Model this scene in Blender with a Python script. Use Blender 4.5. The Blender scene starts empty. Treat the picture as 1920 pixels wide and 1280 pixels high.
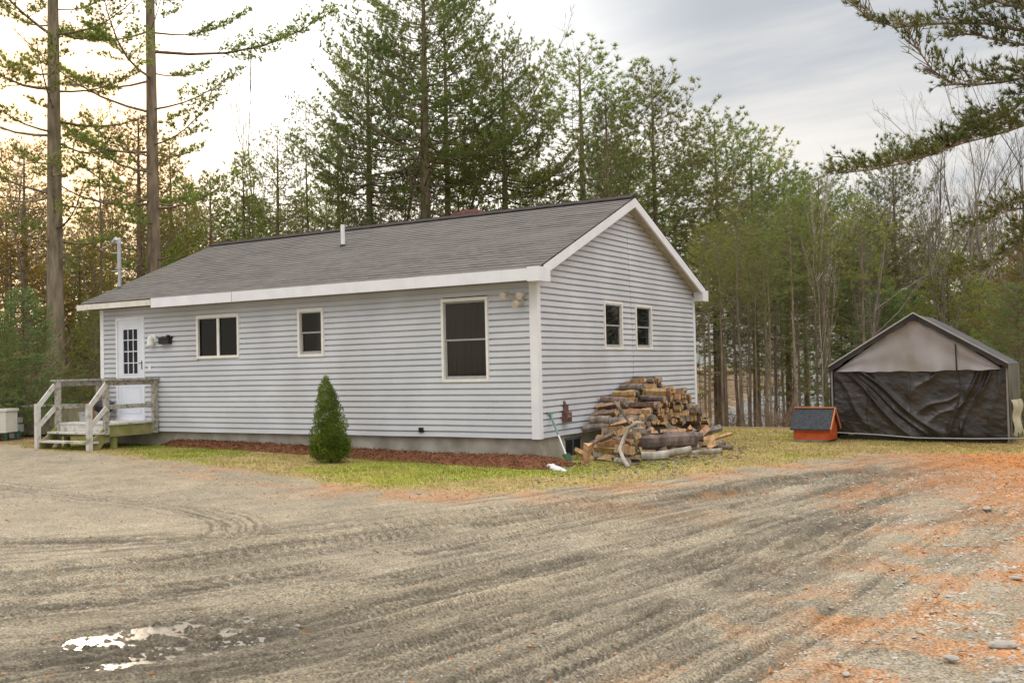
import bpy, math, random
import numpy as np
from mathutils import Vector, Matrix
C = bpy.context.scene.collection
RS = np.random.RandomState
# ------------------------------------------------------------------ camera frame
CAM = np.array([8.1328, -14.1919, 1.1392])
RT = np.array([0.85489347, 0.51833557, -0.02203178]); UP = np.array([0.03203429, -0.01035355, 0.99943314]); FW = np.array([-0.51781364, 0.85511464, 0.02545569])
F = 1917.27
SUN = np.array([-0.8157, 0.5447, 0.1949]); SUN = SUN/np.linalg.norm(SUN)
def ray(x, y=690): return FW + RT*(x-960)/F + UP*(640-y)/F
def at(px, depth): d = ray(px); return CAM[0]+d[0]*depth, CAM[1]+d[1]*depth
def zat(px, py, depth): return CAM[2]+ray(px, py)[2]*depth
def pt(px, py, depth): return CAM+ray(px, py)*depth
def onground(px, py, z=-.39): d = ray(px, py); t = (z-CAM[2])/d[2]; return CAM+d*t
cam = bpy.data.objects.new('camera', bpy.data.cameras.new('camera')); C.objects.link(cam)
cam.data.sensor_width = 36; cam.data.lens = F/1920*36; cam.data.clip_end = 3000; cam.data.clip_start = .05
M4 = Matrix.Identity(4)
for i in range(3):
    M4[i][0] = RT[i]; M4[i][1] = UP[i]; M4[i][2] = -FW[i]; M4[i][3] = CAM[i]
cam.matrix_world = M4
bpy.context.scene.camera = cam

# ------------------------------------------------------------------ numpy noise
def _h(i, j, s):
    n = (i.astype(np.int64)*374761393 + j.astype(np.int64)*668265263 + s*2147483647) & 0x7fffffff
    n = ((n ^ (n >> 13))*1274126177) & 0x7fffffff
    return ((n ^ (n >> 16)) & 0xffff)/65535.0
def vn(x, y, s=0):
    x = np.asarray(x, float); y = np.asarray(y, float)
    i = np.floor(x); j = np.floor(y); a = x-i; b = y-j
    a = a*a*(3-2*a); b = b*b*(3-2*b)
    return (_h(i, j, s)*(1-a)+_h(i+1, j, s)*a)*(1-b)+(_h(i, j+1, s)*(1-a)+_h(i+1, j+1, s)*a)*b
def fbm(x, y, s=0, o=4, g=.5):
    t = 0; w = 0; a = 1.0
    for k in range(o):
        t = t+a*vn(np.asarray(x)*2**k+7.3*k, np.asarray(y)*2**k-3.1*k, s+k); w += a; a *= g
    return t/w
def sst(a, b, x):
    t = np.clip((x-a)/(b-a), 0, 1); return t*t*(3-2*t)

# ------------------------------------------------------------------ materials
def nt(name):
    m = bpy.data.materials.new(name); m.use_nodes = True; m.node_tree.nodes.clear(); return m, m.node_tree.nodes, m.node_tree.links
def mat(name, c1, c2=None, scale=4, rough=.8, bump=0, bscale=None, stretch=None, rnd=0, metal=0, transl=0, spec=.3, detail=4, attr=None, c3=None, s3=1, thr=(.35, .65), wave=None):
    m, N, L = nt(name)
    out = N.new('ShaderNodeOutputMaterial'); b = N.new('ShaderNodeBsdfPrincipled')
    b.inputs['Roughness'].default_value = rough; b.inputs['Metallic'].default_value = metal; b.inputs['Specular IOR Level'].default_value = spec
    tc = N.new('ShaderNodeTexCoord'); vec = tc.outputs['Object']
    if stretch:
        mp = N.new('ShaderNodeMapping'); mp.inputs['Scale'].default_value = stretch; L.new(vec, mp.inputs[0]); vec = mp.outputs[0]
    def noise(sc, d=detail):
        n = N.new('ShaderNodeTexNoise'); n.inputs['Scale'].default_value = sc; n.inputs['Detail'].default_value = d; L.new(vec, n.inputs['Vector']); return n.outputs['Fac']
    def ramp(f, a, bb, p, q):
        r = N.new('ShaderNodeValToRGB'); r.color_ramp.elements[0].color = (*a, 1); r.color_ramp.elements[1].color = (*bb, 1)
        r.color_ramp.elements[0].position = p; r.color_ramp.elements[1].position = q; L.new(f, r.inputs[0]); return r.outputs[0]
    def mix(t, f, a, bb):
        x = N.new('ShaderNodeMix'); x.data_type = 'RGBA'; x.blend_type = t
        if isinstance(f, float) or isinstance(f, int): x.inputs[0].default_value = f
        else: L.new(f, x.inputs[0])
        for k, v in ((6, a), (7, bb)):
            if isinstance(v, tuple): x.inputs[k].default_value = (*v, 1)
            else: L.new(v, x.inputs[k])
        return x.outputs[2]
    if attr:
        at_ = N.new('ShaderNodeVertexColor'); at_.layer_name = attr
        col = at_.outputs[0]
        if c2: col = mix('MULTIPLY', 1.0, col, ramp(noise(scale), c1, c2, *thr))
    elif c2: col = ramp(noise(scale), c1, c2, *thr)
    else: col = ramp(noise(scale), tuple(v*.9 for v in c1), tuple(min(1, v*1.08) for v in c1), .3, .7)
    if c3:
        f = N.new('ShaderNodeMapRange'); f.inputs[1].default_value = .48; f.inputs[2].default_value = .68; L.new(noise(s3, 3), f.inputs[0])
        col = mix('MIX', f.outputs[0], col, c3)
    if rnd:
        oi = N.new('ShaderNodeObjectInfo'); hs = N.new('ShaderNodeHueSaturation')
        for k, (lo, hi) in enumerate(((.5-.06*rnd, .5+.05*rnd), (1-.25*rnd, 1+.1*rnd), (1-.45*rnd, 1+.55*rnd))):
            mr = N.new('ShaderNodeMapRange'); mr.inputs[3].default_value = lo; mr.inputs[4].default_value = hi
            if k:
                w = N.new('ShaderNodeMath'); w.operation = 'MULTIPLY'; w.inputs[1].default_value = 7.13*k; L.new(oi.outputs['Random'], w.inputs[0])
                w2 = N.new('ShaderNodeMath'); w2.operation = 'FRACT'; L.new(w.outputs[0], w2.inputs[0]); L.new(w2.outputs[0], mr.inputs[0])
            else: L.new(oi.outputs['Random'], mr.inputs[0])
            L.new(mr.outputs[0], hs.inputs[k])
        L.new(col, hs.inputs['Color']); col = hs.outputs[0]
    L.new(col, b.inputs['Base Color'])
    if bump:
        bp = N.new('ShaderNodeBump'); bp.inputs['Strength'].default_value = min(1, bump*10) if bump < .1 else 1; bp.inputs['Distance'].default_value = bump
        L.new(noise(bscale or scale*3, 5), bp.inputs['Height']); L.new(bp.outputs[0], b.inputs['Normal'])
    if transl:
        t = N.new('ShaderNodeBsdfTranslucent'); L.new(col, t.inputs[0]); mx = N.new('ShaderNodeMixShader'); mx.inputs[0].default_value = transl
        L.new(b.outputs[0], mx.inputs[1]); L.new(t.outputs[0], mx.inputs[2]); L.new(mx.outputs[0], out.inputs[0])
    else: L.new(b.outputs[0], out.inputs[0])
    return m
def glass(name, tint=(.5, .5, .5), refl=(.9, .93, 1)):
    m, N, L = nt(name); out = N.new('ShaderNodeOutputMaterial'); t = N.new('ShaderNodeBsdfTransparent'); t.inputs[0].default_value = (*tint, 1)
    g = N.new('ShaderNodeBsdfGlossy'); g.inputs[0].default_value = (*refl, 1); g.inputs['Roughness'].default_value = .03
    f = N.new('ShaderNodeFresnel'); f.inputs[0].default_value = 1.5; mx = N.new('ShaderNodeMixShader')
    L.new(f.outputs[0], mx.inputs[0]); L.new(t.outputs[0], mx.inputs[1]); L.new(g.outputs[0], mx.inputs[2]); L.new(mx.outputs[0], out.inputs[0]); return m
MT = dict(
 siding=mat('vinyl_siding', (.53, .552, .604), (.60, .622, .668), 1.3, .5, c3=(.515, .528, .552), s3=.7),
 trim=mat('white_trim', (.72, .73, .78), (.80, .81, .86), 3, .45),
 oldtrim=mat('weathered_trim', (.62, .58, .50), (.76, .74, .70), 6, .6),
 frame=mat('window_vinyl', (.74, .73, .70), (.82, .81, .78), 8, .5),
 sash=mat('grey_sash', (.34, .35, .35), None, 8, .5),
 screen=mat('window_screen_track', (.10, .11, .12), None, 8, .6),
 sheath=mat('sheathing', (.05, .045, .04)),
 soffit=mat('soffit', (.36, .33, .27), (.48, .44, .36), 5, .7),
 eavesoffit=mat('brown_shaded_soffit', (.10, .082, .045), (.17, .14, .085), 5, .8),  # brown soffit, darkened so its colour carries the shadow under the eave
 concrete=mat('concrete', (.30, .28, .235), (.46, .44, .38), 2.2, .9, bump=.004, bscale=40, c3=(.25, .235, .19), s3=1.5),
 door=mat('door_paint', (.66, .71, .80), (.72, .76, .84), 3, .35),
 black=mat('black_metal', (.02, .02, .022), None, 9, .4),
 dark=mat('dark_interior', (.03, .028, .025)),
 curtain=mat('brown_curtain', (.09, .062, .043), (.19, .12, .08), 6, .9, stretch=(3, 3, .2)),
 darkroom=mat('room_paint', (.07, .065, .06)),
 glass=glass('window_glass', (.6, .6, .56), (.62, .60, .56)), glassblue=glass('blue_glass', (.35, .4, .5), (.6, .66, .75)),
 pipe=mat('pvc_pipe', (.74, .75, .76), None, 5, .4), steel=mat('galvanised_steel', (.45, .46, .50), None, 12, .4, metal=.5),
 brick=mat('chimney_brick', (.17, .075, .055), (.25, .12, .09), 14, .9), ridge=mat('ridge_vent', (.035, .028, .028), None, 10, .9),
 wood=mat('weathered_deck_wood', (.29, .27, .235), (.52, .50, .455), 9, .85, stretch=(6, 6, 6), bump=.002, bscale=60, c3=(.20, .17, .12), s3=2.5),
 woodpale=mat('pale_stair_wood', (.52, .505, .475), (.70, .685, .66), 5, .85, bump=.002, bscale=60, c3=(.30, .28, .22), s3=5),
 mosswood=mat('mossy_joist_wood', (.22, .21, .09), (.33, .30, .15), 5, .9, c3=(.20, .24, .05), s3=3),
 bark=mat('pine_bark', (.12, .09, .062), (.26, .205, .145), 7, .95, bump=.04, bscale=12, stretch=(1, 1, .22), rnd=.35),
 greybark=mat('grey_bark', (.13, .11, .088), (.24, .205, .165), 6, .95, rnd=.5, stretch=(1, 1, .4)),
 whitebark=mat('birch_bark', (.26, .235, .20), (.46, .43, .38), 5, .9),
 mulch=mat('red_mulch', (.10, .042, .021), (.22, .092, .045), 28, .95, bump=.02, bscale=30, detail=6),
 tarp=mat('black_tarp', (.018, .015, .013), (.034, .029, .026), 2.5, .36, spec=.6, c3=(.045, .039, .035), s3=1.4),
 tarpgrey=mat('grey_tarp', (.28, .262, .27), (.38, .36, .37), 1.6, .6, bump=.004, bscale=14, c3=(.29, .265, .245), s3=2),
 cover=mat('charcoal_cover', (.030, .028, .030), (.055, .051, .053), 3, .55), side=mat('olive_cover', (.07, .068, .052), (.14, .13, .095), 2, .6),
 pole=mat('shelter_pole', (.30, .29, .28), None, 6, .4, metal=.3),
 red=mat('orange_red_paint', (.50, .085, .022), (.62, .125, .04), 6, .6, bump=.001), slate=mat('dark_roll_roofing', (.035, .042, .050), (.06, .068, .078), 20, .85),
 logwood=mat('split_wood', (.28, .165, .078), (.52, .335, .175), 9, .85, rnd=.28, bump=.006, bscale=30),
 logend=mat('log_end', (.30, .19, .09), (.58, .39, .20), 14, .85, rnd=.25),
 logbark=mat('log_bark', (.10, .08, .065), (.24, .195, .16), 10, .95, rnd=.5, bump=.01, bscale=30),
 logold=mat('aged_log', (.15, .125, .105), (.32, .28, .24), 8, .95, rnd=.5, bump=.008, bscale=25),
 stone=mat('gravel_stone', (.26, .24, .21), (.50, .47, .42), 4, .9), leaf=mat('dead_leaf', (.22, .09, .03), (.52, .24, .08), 3, .8),
 teal=mat('teal_handle', (.16, .27, .28), None, 10, .5), bag=mat('white_plastic', (.70, .70, .74), (.82, .82, .84), 8, .4),
 green=mat('green_metal', (.03, .10, .06), None, 10, .5), whitebox=mat('white_enamel', (.62, .61, .56), (.70, .69, .64), 3, .4),
 tan=mat('weathered_plywood', (.22, .20, .13), (.34, .31, .21), 6, .9, stretch=(4, 4, .6)), terracotta=mat('dry_stems', (.24, .12, .06), (.35, .2, .1), 8, .9),
)
ndl = lambda n, a, b, c, t=.35, r=.5: mat(n, a, b, .9, .7, transl=t, rnd=r, c3=c, s3=.35, spec=.15, detail=2)
MT['needle'] = ndl('pine_needles', (.160, .210, .046), (.275, .320, .085), (.205, .215, .062), t=.55)
MT['needle_blue'] = ndl('blue_green_needles', (.145, .215, .065), (.23, .31, .10), (.18, .22, .07), t=.5, r=.3)
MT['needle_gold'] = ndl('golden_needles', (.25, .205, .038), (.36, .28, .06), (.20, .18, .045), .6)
MT['needle_bough'] = mat('near_needles', (.085, .115, .030), (.20, .225, .06), 1.6, .65, transl=.25, spec=.2)
MT['spruce'] = mat('spruce_needles', (.095, .15, .020), (.215, .285, .042), 4, .7, transl=.2)
MT['rustleaf'] = ndl('rust_foliage', (.16, .085, .035), (.26, .15, .06), (.12, .10, .04), .5)
MT['brush'] = mat('brown_brush', (.19, .14, .085), (.33, .25, .16), 2, .95, rnd=.5)
MT['grassblade'] = mat('grass_blades', (.15, .20, .022), (.36, .36, .07), 1.1, .7, transl=.3, c3=(.33, .23, .10), s3=.9, detail=5)
MT['grassright'] = MT['grassblade']

# ------------------------------------------------------------------ mesh helpers
def link(o, parent=None):
    C.objects.link(o)
    if parent is not None: o.parent = parent
    return o
def tag(o, label=None, cat=None, group=None, kind=None):
    if label: o['label'] = label
    if cat: o['category'] = cat
    if group: o['group'] = group
    if kind: o['kind'] = kind
    return o
def empty(name, loc=(0, 0, 0), label=None, cat=None, group=None, rz=0):
    o = bpy.data.objects.new(name, None); o.location = loc; o.rotation_euler = (0, 0, rz); o.empty_display_size = .1; C.objects.link(o)
    return tag(o, label, cat, group)
class MB:
    def __init__(s): s.v = []; s.f = []; s.m = []; s.mi = 0
    def face(s, pts):
        n = len(s.v); s.v += [tuple(map(float, p)) for p in pts]; s.f.append(list(range(n, n+len(pts)))); s.m.append(s.mi)
    def box(s, a, b):
        x0, y0, z0 = a; x1, y1, z1 = b
        s.hexa([(x0, y0, z0), (x1, y0, z0), (x1, y1, z0), (x0, y1, z0)], [(x0, y0, z1), (x1, y0, z1), (x1, y1, z1), (x0, y1, z1)])
    def hexa(s, lo, hi):
        n = len(s.v); s.v += [tuple(map(float, p)) for p in list(lo)+list(hi)]; k = len(lo)
        s.f.append([n+i for i in range(k)][::-1]); s.f.append([n+k+i for i in range(k)]); s.m += [s.mi, s.mi]
        for i in range(k):
            j = (i+1) % k; s.f.append([n+i, n+j, n+k+j, n+k+i]); s.m.append(s.mi)
    def bar(s, p, q, w, h, up=(0, 0, 1)):
        p = Vector(p); q = Vector(q); d = (q-p).normalized(); u = Vector(up); r = d.cross(u).normalized(); u = r.cross(d)
        c = lambda o: [o-r*w/2-u*h/2, o+r*w/2-u*h/2, o+r*w/2+u*h/2, o-r*w/2+u*h/2]
        s.hexa(c(p), c(q))
    def tube(s, pts, rad, k=8, cap=True):
        pts = np.array(pts, float); rad = np.broadcast_to(np.array(rad, float), (len(pts),))
        V, Fc = tubes(pts[None], rad[None], k); n = len(s.v); s.v += [tuple(v) for v in V]; s.f += [[n+i for i in f] for f in Fc]; s.m += [s.mi]*len(Fc)
        if cap:
            s.f.append([n+i for i in range(k)][::-1]); s.f.append([n+(len(pts)-1)*k+i for i in range(k)]); s.m += [s.mi]*2
    def build(s, name, m, parent=None, smooth=False):
        me = bpy.data.meshes.new(name); me.from_pydata(s.v, [], s.f)
        for x in (m if isinstance(m, list) else [m]): me.materials.append(x)
        if isinstance(m, list): me.polygons.foreach_set('material_index', s.m)
        if smooth: me.polygons.foreach_set('use_smooth', [True]*len(s.f))
        me.update(); return link(bpy.data.objects.new(name, me), parent)
def mesh_np(name, V, Fa, m, parent=None, smooth=False, mi=None, col=None):
    """V (n,3); Fa list of (k,3|4) arrays"""
    me = bpy.data.meshes.new(name); V = np.asarray(V, np.float32)
    if not isinstance(Fa, list): Fa = [Fa]
    Fa = [np.asarray(f, np.int32) for f in Fa if len(f)]
    loops = np.concatenate([f.ravel() for f in Fa]); sizes = np.concatenate([np.full(len(f), f.shape[1], np.int32) for f in Fa])
    me.vertices.add(len(V)); me.vertices.foreach_set('co', V.ravel()); me.loops.add(len(loops)); me.loops.foreach_set('vertex_index', loops)
    me.polygons.add(len(sizes)); st = np.concatenate([[0], np.cumsum(sizes)[:-1]]).astype(np.int32)
    me.polygons.foreach_set('loop_start', st)
    me.polygons.foreach_set('use_smooth', np.full(len(sizes), smooth))
    for x in (m if isinstance(m, list) else [m]): me.materials.append(x)
    if mi is not None: me.polygons.foreach_set('material_index', np.asarray(mi, np.int32))
    if col is not None:
        a = me.color_attributes.new('Col', 'FLOAT_COLOR', 'POINT'); a.data.foreach_set('color', np.c_[col, np.ones(len(col))].astype(np.float32).ravel())
    me.update(calc_edges=True); return link(bpy.data.objects.new(name, me), parent)
def tubes(P, R, k=4):
    """P (b,m,3), R (b,m) -> verts, quads"""
    b, m, _ = P.shape
    T = np.gradient(P, axis=1); T /= np.linalg.norm(T, axis=2, keepdims=True)+1e-9
    A = np.zeros_like(T); A[..., 2] = 1; A[np.abs(T[..., 2]) > .9] = (1, 0, 0)
    U = np.cross(T, A); U /= np.linalg.norm(U, axis=2, keepdims=True)+1e-9; W = np.cross(T, U)
    an = np.arange(k)*2*np.pi/k
    V = P[:, :, None]+R[:, :, None, None]*(U[:, :, None]*np.cos(an)[None, None, :, None]+W[:, :, None]*np.sin(an)[None, None, :, None])
    i = np.arange(b)[:, None, None]*m*k+np.arange(m-1)[None, :, None]*k; j = np.arange(k)[None, None, :]; j2 = (j+1) % k
    Q = np.stack([i+j, i+j2, i+k+j2, i+k+j], -1).reshape(-1, 4)
    return V.reshape(-1, 3), Q
def tufts(Cn, D, rng, k, ln, w, spread=.9):
    """radiating needle blades: (n*k) triangles"""
    n = len(Cn); d = D[:, None]+rng.normal(0, spread, (n, k, 3)); d /= np.linalg.norm(d, axis=2, keepdims=True)+1e-9
    p = np.cross(d, rng.normal(0, 1, (n, k, 3))); p /= np.linalg.norm(p, axis=2, keepdims=True)+1e-9
    l = ln*rng.uniform(.6, 1.15, (n, k, 1)); c = Cn[:, None]
    V = np.stack([c+p*w/2, c-p*w/2+d*l*.12, c+d*l], 2).reshape(-1, 3)
    return V, np.arange(n*k*3).reshape(-1, 3)
def copy_tree(o, parent=None):
    c = o.copy(); C.objects.link(c)
    if parent is not None: c.parent = parent
    for ch in list(KIDS.get(o.name, [])): copy_tree(ch, c)
    return c
KIDS = {}
def kids(root, *ch): KIDS[root.name] = list(ch); return root

# ------------------------------------------------------------------ terrain
def ground_z(x, y):
    x = np.asarray(x, float); y = np.asarray(y, float)
    z = -.39+.11*sst(0, 9, -x)*sst(-7, -1, y)+0*x
    k = sst(-26, -8, x+.25*y)
    d = np.clip(y-9.2+.4*(fbm(x*.3, y*.3, 5)-.5), 0, 200)
    z = z-np.minimum(.02*d+.13*np.clip(d-1.0, 0, 100), 8.0)*k
    z = z+.05*(fbm(x*.35, y*.35, 9)-.5)*sst(2, 12, np.hypot(x-CAM[0], y-CAM[1]))+.5*(fbm(x*.08, y*.08, 3)-.5)*sst(9, 30, y)
    return z
LB = np.array([(-40, 3.5), (-20, .6), (-13, -1.15), (-10.6, -1.9), (-8.65, -1.96), (-5.82, -2.6), (-1.78, -3.6), (0, -4.18), (1.78, -3.77), (2.67, -2.41), (3.3, -.6), (3.9, 1.0), (4.9, 2.9), (7.2, 3.8), (10.5, 2.5), (12, -2), (10.8, -7), (9.8, -12), (30, -14), (30, 60), (-40, 60)])
def inside(px, py, poly):
    c = np.zeros(px.shape, bool); n = len(poly)
    for i in range(n):
        x1, y1 = poly[i]; x2, y2 = poly[(i+1) % n]
        if y1 == y2: continue
        h = ((y1 > py) != (y2 > py)) & (px < (x2-x1)*(py-y1)/(y2-y1)+x1); c ^= h
    return c
def pdist(px, py, pl):
    best = np.full(px.shape, 1e9); arc = np.zeros(px.shape); sgn = np.zeros(px.shape); s0 = 0
    for a, b in zip(pl[:-1], pl[1:]):
        a = np.array(a); b = np.array(b); L_ = np.hypot(*(b-a)); t = np.clip(((px-a[0])*(b[0]-a[0])+(py-a[1])*(b[1]-a[1]))/L_**2, 0, 1)
        dx = px-(a[0]+t*(b[0]-a[0])); dy = py-(a[1]+t*(b[1]-a[1])); d = np.hypot(dx, dy)
        cr = ((b[0]-a[0])*dy-(b[1]-a[1])*dx)/L_
        m = d < best; best = np.where(m, d, best); arc = np.where(m, s0+t*L_, arc); sgn = np.where(m, cr, sgn); s0 += L_
    return best, arc, sgn
def smooth_pl(p, n=3):
    p = [np.array(q, float) for q in p]
    for _ in range(n):
        o = [p[0]]
        for a, b in zip(p[:-1], p[1:]): o += [a*.75+b*.25, a*.25+b*.75]
        o.append(p[-1]); p = o
    return p
TR = [([(-1.5, -12.5), (.4, -10.6), (1.31, -9.61), (1.5, -9.01), (1.9, -7.87), (2.28, -6.87), (2.87, -5.41), (3.6, -3), (4.4, -.5), (5.6, 2)], .17, 1.0),
      ([(.2, -12.4), (1.77, -10.2), (2.43, -9.0), (3.23, -6.71), (3.84, -3.22), (4.83, 0.17), (5.6, 1.8)], .2, .8),
      ([(2.9, -12.2), (4.07, -10.67), (4.42, -9.14), (4.88, -7.01), (5.3, -4.15), (5.41, -0.65), (5.9, 2.4)], .2, .8),
      ([(5.2, -12), (5.49, -9.94), (5.62, -8.91), (5.75, -7.46), (5.8, -5.36), (5.9, -3.18)], .19, 1.25),
      ([(5.6, -12), (5.95, -9.81), (6.08, -8.78), (6.2, -7.14), (6.25, -5.51)], .17, 1.0),
      ([(1.2, -12.6), (2.74, -10.81), (3.27, -9.31), (3.91, -6.96), (4.59, -3.62), (5.3, .5)], .18, .8),
      ([(2.2, -12.5), (3.5, -10.5), (4.0, -9), (4.5, -6.5), (5.0, -3.2), (5.2, 0)], .16, .6),
      ([(-2.5, -11), (.2, -9.6), (1.2, -8.5), (2.0, -6.2), (3.2, -3.9), (4.6, -1.2)], .17, .8),
      ([(-3, -9), (0, -8.2), (1.6, -6.2), (3.0, -3.4), (4.3, -.8)], .15, .5),
      ([(4.0, -12.4), (4.7, -10.4), (5.0, -8.6), (5.3, -6), (5.6, -3), (6.2, 0)], .18, .8),
      ([(4.5, -12), (5.0, -10), (5.3, -8), (5.4, -6.5)], .15, .9),
      ([(6.2, -11), (6.6, -8.5), (6.8, -6), (7, -3)], .17, .35),
      ([(-8, -5.5), (-3.5, -5.9), (-1.2, -6.0), (0.6, -6.8), (1.0, -8.2), (.8, -10)], .18, .25)]
TR = [(smooth_pl(p, 2), w, d) for p, w, d in TR]
NA, NR = 820, 560
th = np.linspace(math.radians(-47), math.radians(47), NA)
r1 = 3.2*np.exp(np.linspace(0, math.log(34/3.2), 470)); r2 = 34*np.exp(np.linspace(0, math.log(900/34), NR-470+1))[1:]
rr = np.concatenate([r1, r2]); f0 = math.atan2(FW[0], FW[1])
TH, RR = np.meshgrid(th, rr); GX = CAM[0]+np.sin(TH+f0)*RR; GY = CAM[1]+np.cos(TH+f0)*RR
GZ = ground_z(GX, GY)
wob = (fbm(GX*1.1, GY*1.1, 21)-.5)*1.0+(fbm(GX*7, GY*7, 22)-.5)*.28
ins = inside(GX+wob, GY+wob*.7, LB)
lbd = pdist(GX+wob, GY+wob*.7, [tuple(p) for p in LB[:20]])[0]
lawn = ins & (GY < 9.6) & (GX > -22)
lawn_s = np.where(ins, sst(0, .5, lbd), 0)
near = 1-sst(16, 24, RR)
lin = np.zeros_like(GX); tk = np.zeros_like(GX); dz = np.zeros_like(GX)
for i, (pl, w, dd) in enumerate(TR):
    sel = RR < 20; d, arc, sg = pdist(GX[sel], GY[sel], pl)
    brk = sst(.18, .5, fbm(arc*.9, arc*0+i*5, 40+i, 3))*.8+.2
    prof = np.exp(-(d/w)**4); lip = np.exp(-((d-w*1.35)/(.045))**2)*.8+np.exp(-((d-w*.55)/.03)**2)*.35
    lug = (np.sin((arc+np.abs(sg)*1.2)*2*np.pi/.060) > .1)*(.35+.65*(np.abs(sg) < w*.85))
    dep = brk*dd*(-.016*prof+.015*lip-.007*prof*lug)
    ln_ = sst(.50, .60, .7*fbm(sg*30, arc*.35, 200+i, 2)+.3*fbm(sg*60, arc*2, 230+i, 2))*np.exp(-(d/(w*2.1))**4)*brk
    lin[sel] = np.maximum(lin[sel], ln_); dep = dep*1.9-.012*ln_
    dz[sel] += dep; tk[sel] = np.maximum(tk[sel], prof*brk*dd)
drv = 1-lawn_s
g1 = fbm(GX*14, GY*14, 31, 3); g2 = vn(GX*42, GY*42, 33); g3 = vn(GX*85, GY*85, 34)
flow = [tuple(p) for p in smooth_pl([(-9, -11.5), (-3, -11.6), (.2, -11.6), (1.77, -10.2), (2.9, -8.6), (3.63, -6.3), (4.3, -3.22), (4.9, -.5), (5.6, 1.8), (7, 5)], 3)]
fd_, fa_, fs_ = pdist(GX, GY, flow)
fs_ = fs_+.25*(fbm(GX*.6, GY*.6, 39)-.5)
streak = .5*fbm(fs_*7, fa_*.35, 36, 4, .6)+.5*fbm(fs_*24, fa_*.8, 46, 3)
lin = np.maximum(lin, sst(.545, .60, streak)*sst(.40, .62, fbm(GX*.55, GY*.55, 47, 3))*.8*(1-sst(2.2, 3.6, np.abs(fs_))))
GZ = GZ+near*(drv*(dz*(1-.85*np.exp(-(((GX-3.45)/1.0)**2+((GY+10.05)/.9)**2)))+.010*(g1-.5)+.006*np.maximum(g2-.55, 0)+.006*np.maximum(g3-.5, 0)+.022*(streak-.5))+.03*(fbm(GX*1.6, GY*1.6, 35)-.5)+lawn_s*(.02+.02*(g1-.5)))
pud = np.exp(-(((GX-3.28)*.78+(GY+10.02)*.62)/.62)**2-(((GX-3.28)*.62-(GY+10.02)*.78)/.50)**2)
pud2 = np.exp(-(((GX-3.5)*.78+(GY+10.1)*.62)/1.0)**2-(((GX-3.5)*.62-(GY+10.1)*.78)/.75)**2)
GZ = GZ-.034*pud+pud*(.075*(fbm(GX*5, GY*9, 37, 5, .8)-.5)+.050*(vn(GX*24, GY*34, 38)-.45)+.026*vn(GX*60, GY*60, 48))
# colours
n1 = fbm(GX*.7, GY*.7, 50)[..., None]; n2 = fbm(GX*3.5, GY*3.5, 51)[..., None]; n3 = fbm(GX*.35+9, GY*.35, 52)[..., None]
dcol = np.array([.282, .243, .176])*(.72+.46*n2)*(.90+.20*vn(GX*26, GY*26, 54))[..., None]*(.86+.28*fbm(GX*.9+3, GY*.9, 55)[..., None])+np.array([.03, .02, 0])*(n1-.5)
dcol = dcol*(1-.30*np.clip(tk*(.3+1.0*vn(GX*9, GY*9, 53)), 0, 1)[..., None])*(1-.50*lin[..., None])*(1-.22*(sst(.40, .60, streak)-.5)*near*(1-.8*sst(2.5, 4.5, np.abs(fs_))))[..., None]  # ruts, track lines and streaks darkened: damp soil plus painted relief shade
fine = np.clip((g3-.80)*4, 0, 1)[..., None]*.45; dcol = dcol*(1-fine)+np.array([.50, .48, .44])*fine
fd = np.clip((.25-g2)*2.4, 0, 1)[..., None]*.45*near[..., None]; dcol = dcol*(1-fd)
dcol = dcol*(1-.55*np.clip(pud2*1.5, 0, 1)[..., None]*(.4+.9*n2))
nm = sst(5.0, 7.8, GX+.30*(GY+1)+1.2*(fbm(GX*.9, GY*.9, 60)-.5))*sst(-11.5, -3, GY+1.5*(GX-8)+3*(fbm(GX*1.0, GY*1.0, 61)-.5))
nm = nm*sst(.34, .58, fbm(GX*2.2, GY*2.2, 62, 5)+.22*sst(-4, 1, GY))
nm2 = np.exp(-(lbd/.55)**2)*sst(.38, .58, fbm(GX*1.7, GY*1.7, 63, 4))*sst(-9, -2, GX)
edge = sst(.5, .62, fbm(GX*1.3, GY*1.3, 64, 4))*sst(-6, 8.5, GX)*.6*sst(-6, -2, GY)
nm3 = sst(5.6, 7.8, GX+1.3*(fbm(GX*2, GY*2, 66)-.5))*sst(.42, .6, fbm(GX*3, GY*3, 67, 4))*.8*(1-sst(-4, -1, GY))
nmk = np.clip(np.maximum(np.maximum(nm, nm3), np.maximum(nm2*.5, edge*.7)), 0, 1)[..., None]*(.55+.45*np.clip(g2*1.5, 0, 1)[..., None])
ncol = np.array([.46, .18, .045])*(.62+.7*fbm(GX*9, GY*9, 65)[..., None])
dcol = dcol*(1-nmk)+ncol*nmk
lcol = np.array([.24, .27, .04])*(.7+.6*n2)+np.array([.10, .04, .01])*(n1-.3)
dry = sst(.45, .62, fbm(GX*.8, GY*.8, 70, 5)+.18*sst(-1, 4, GX)+.22*np.exp(-(lbd/.7)**2))[..., None]
lcol = lcol*(1-.8*dry)+np.array([.36, .25, .12])*.8*dry*(.7+.6*n2)
fcol = np.array([.17, .115, .06])*(.6+.8*n2)
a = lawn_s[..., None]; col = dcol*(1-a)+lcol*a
fo = (sst(8.3, 9.6, GY+.6*(n3[..., 0]-.5))+sst(-11.5, -14, GX)*sst(-2.2, -.9, GY+.15*GX+1.6)).clip(0, 1)[..., None]
col = col*(1-fo)+fcol*fo
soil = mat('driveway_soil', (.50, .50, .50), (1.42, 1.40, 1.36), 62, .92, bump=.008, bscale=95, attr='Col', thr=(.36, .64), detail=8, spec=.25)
turf = mat('lawn_soil', (.6, .6, .6), (1.25, 1.25, 1.2), 22, .95, bump=.02, bscale=40, attr='Col')
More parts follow.
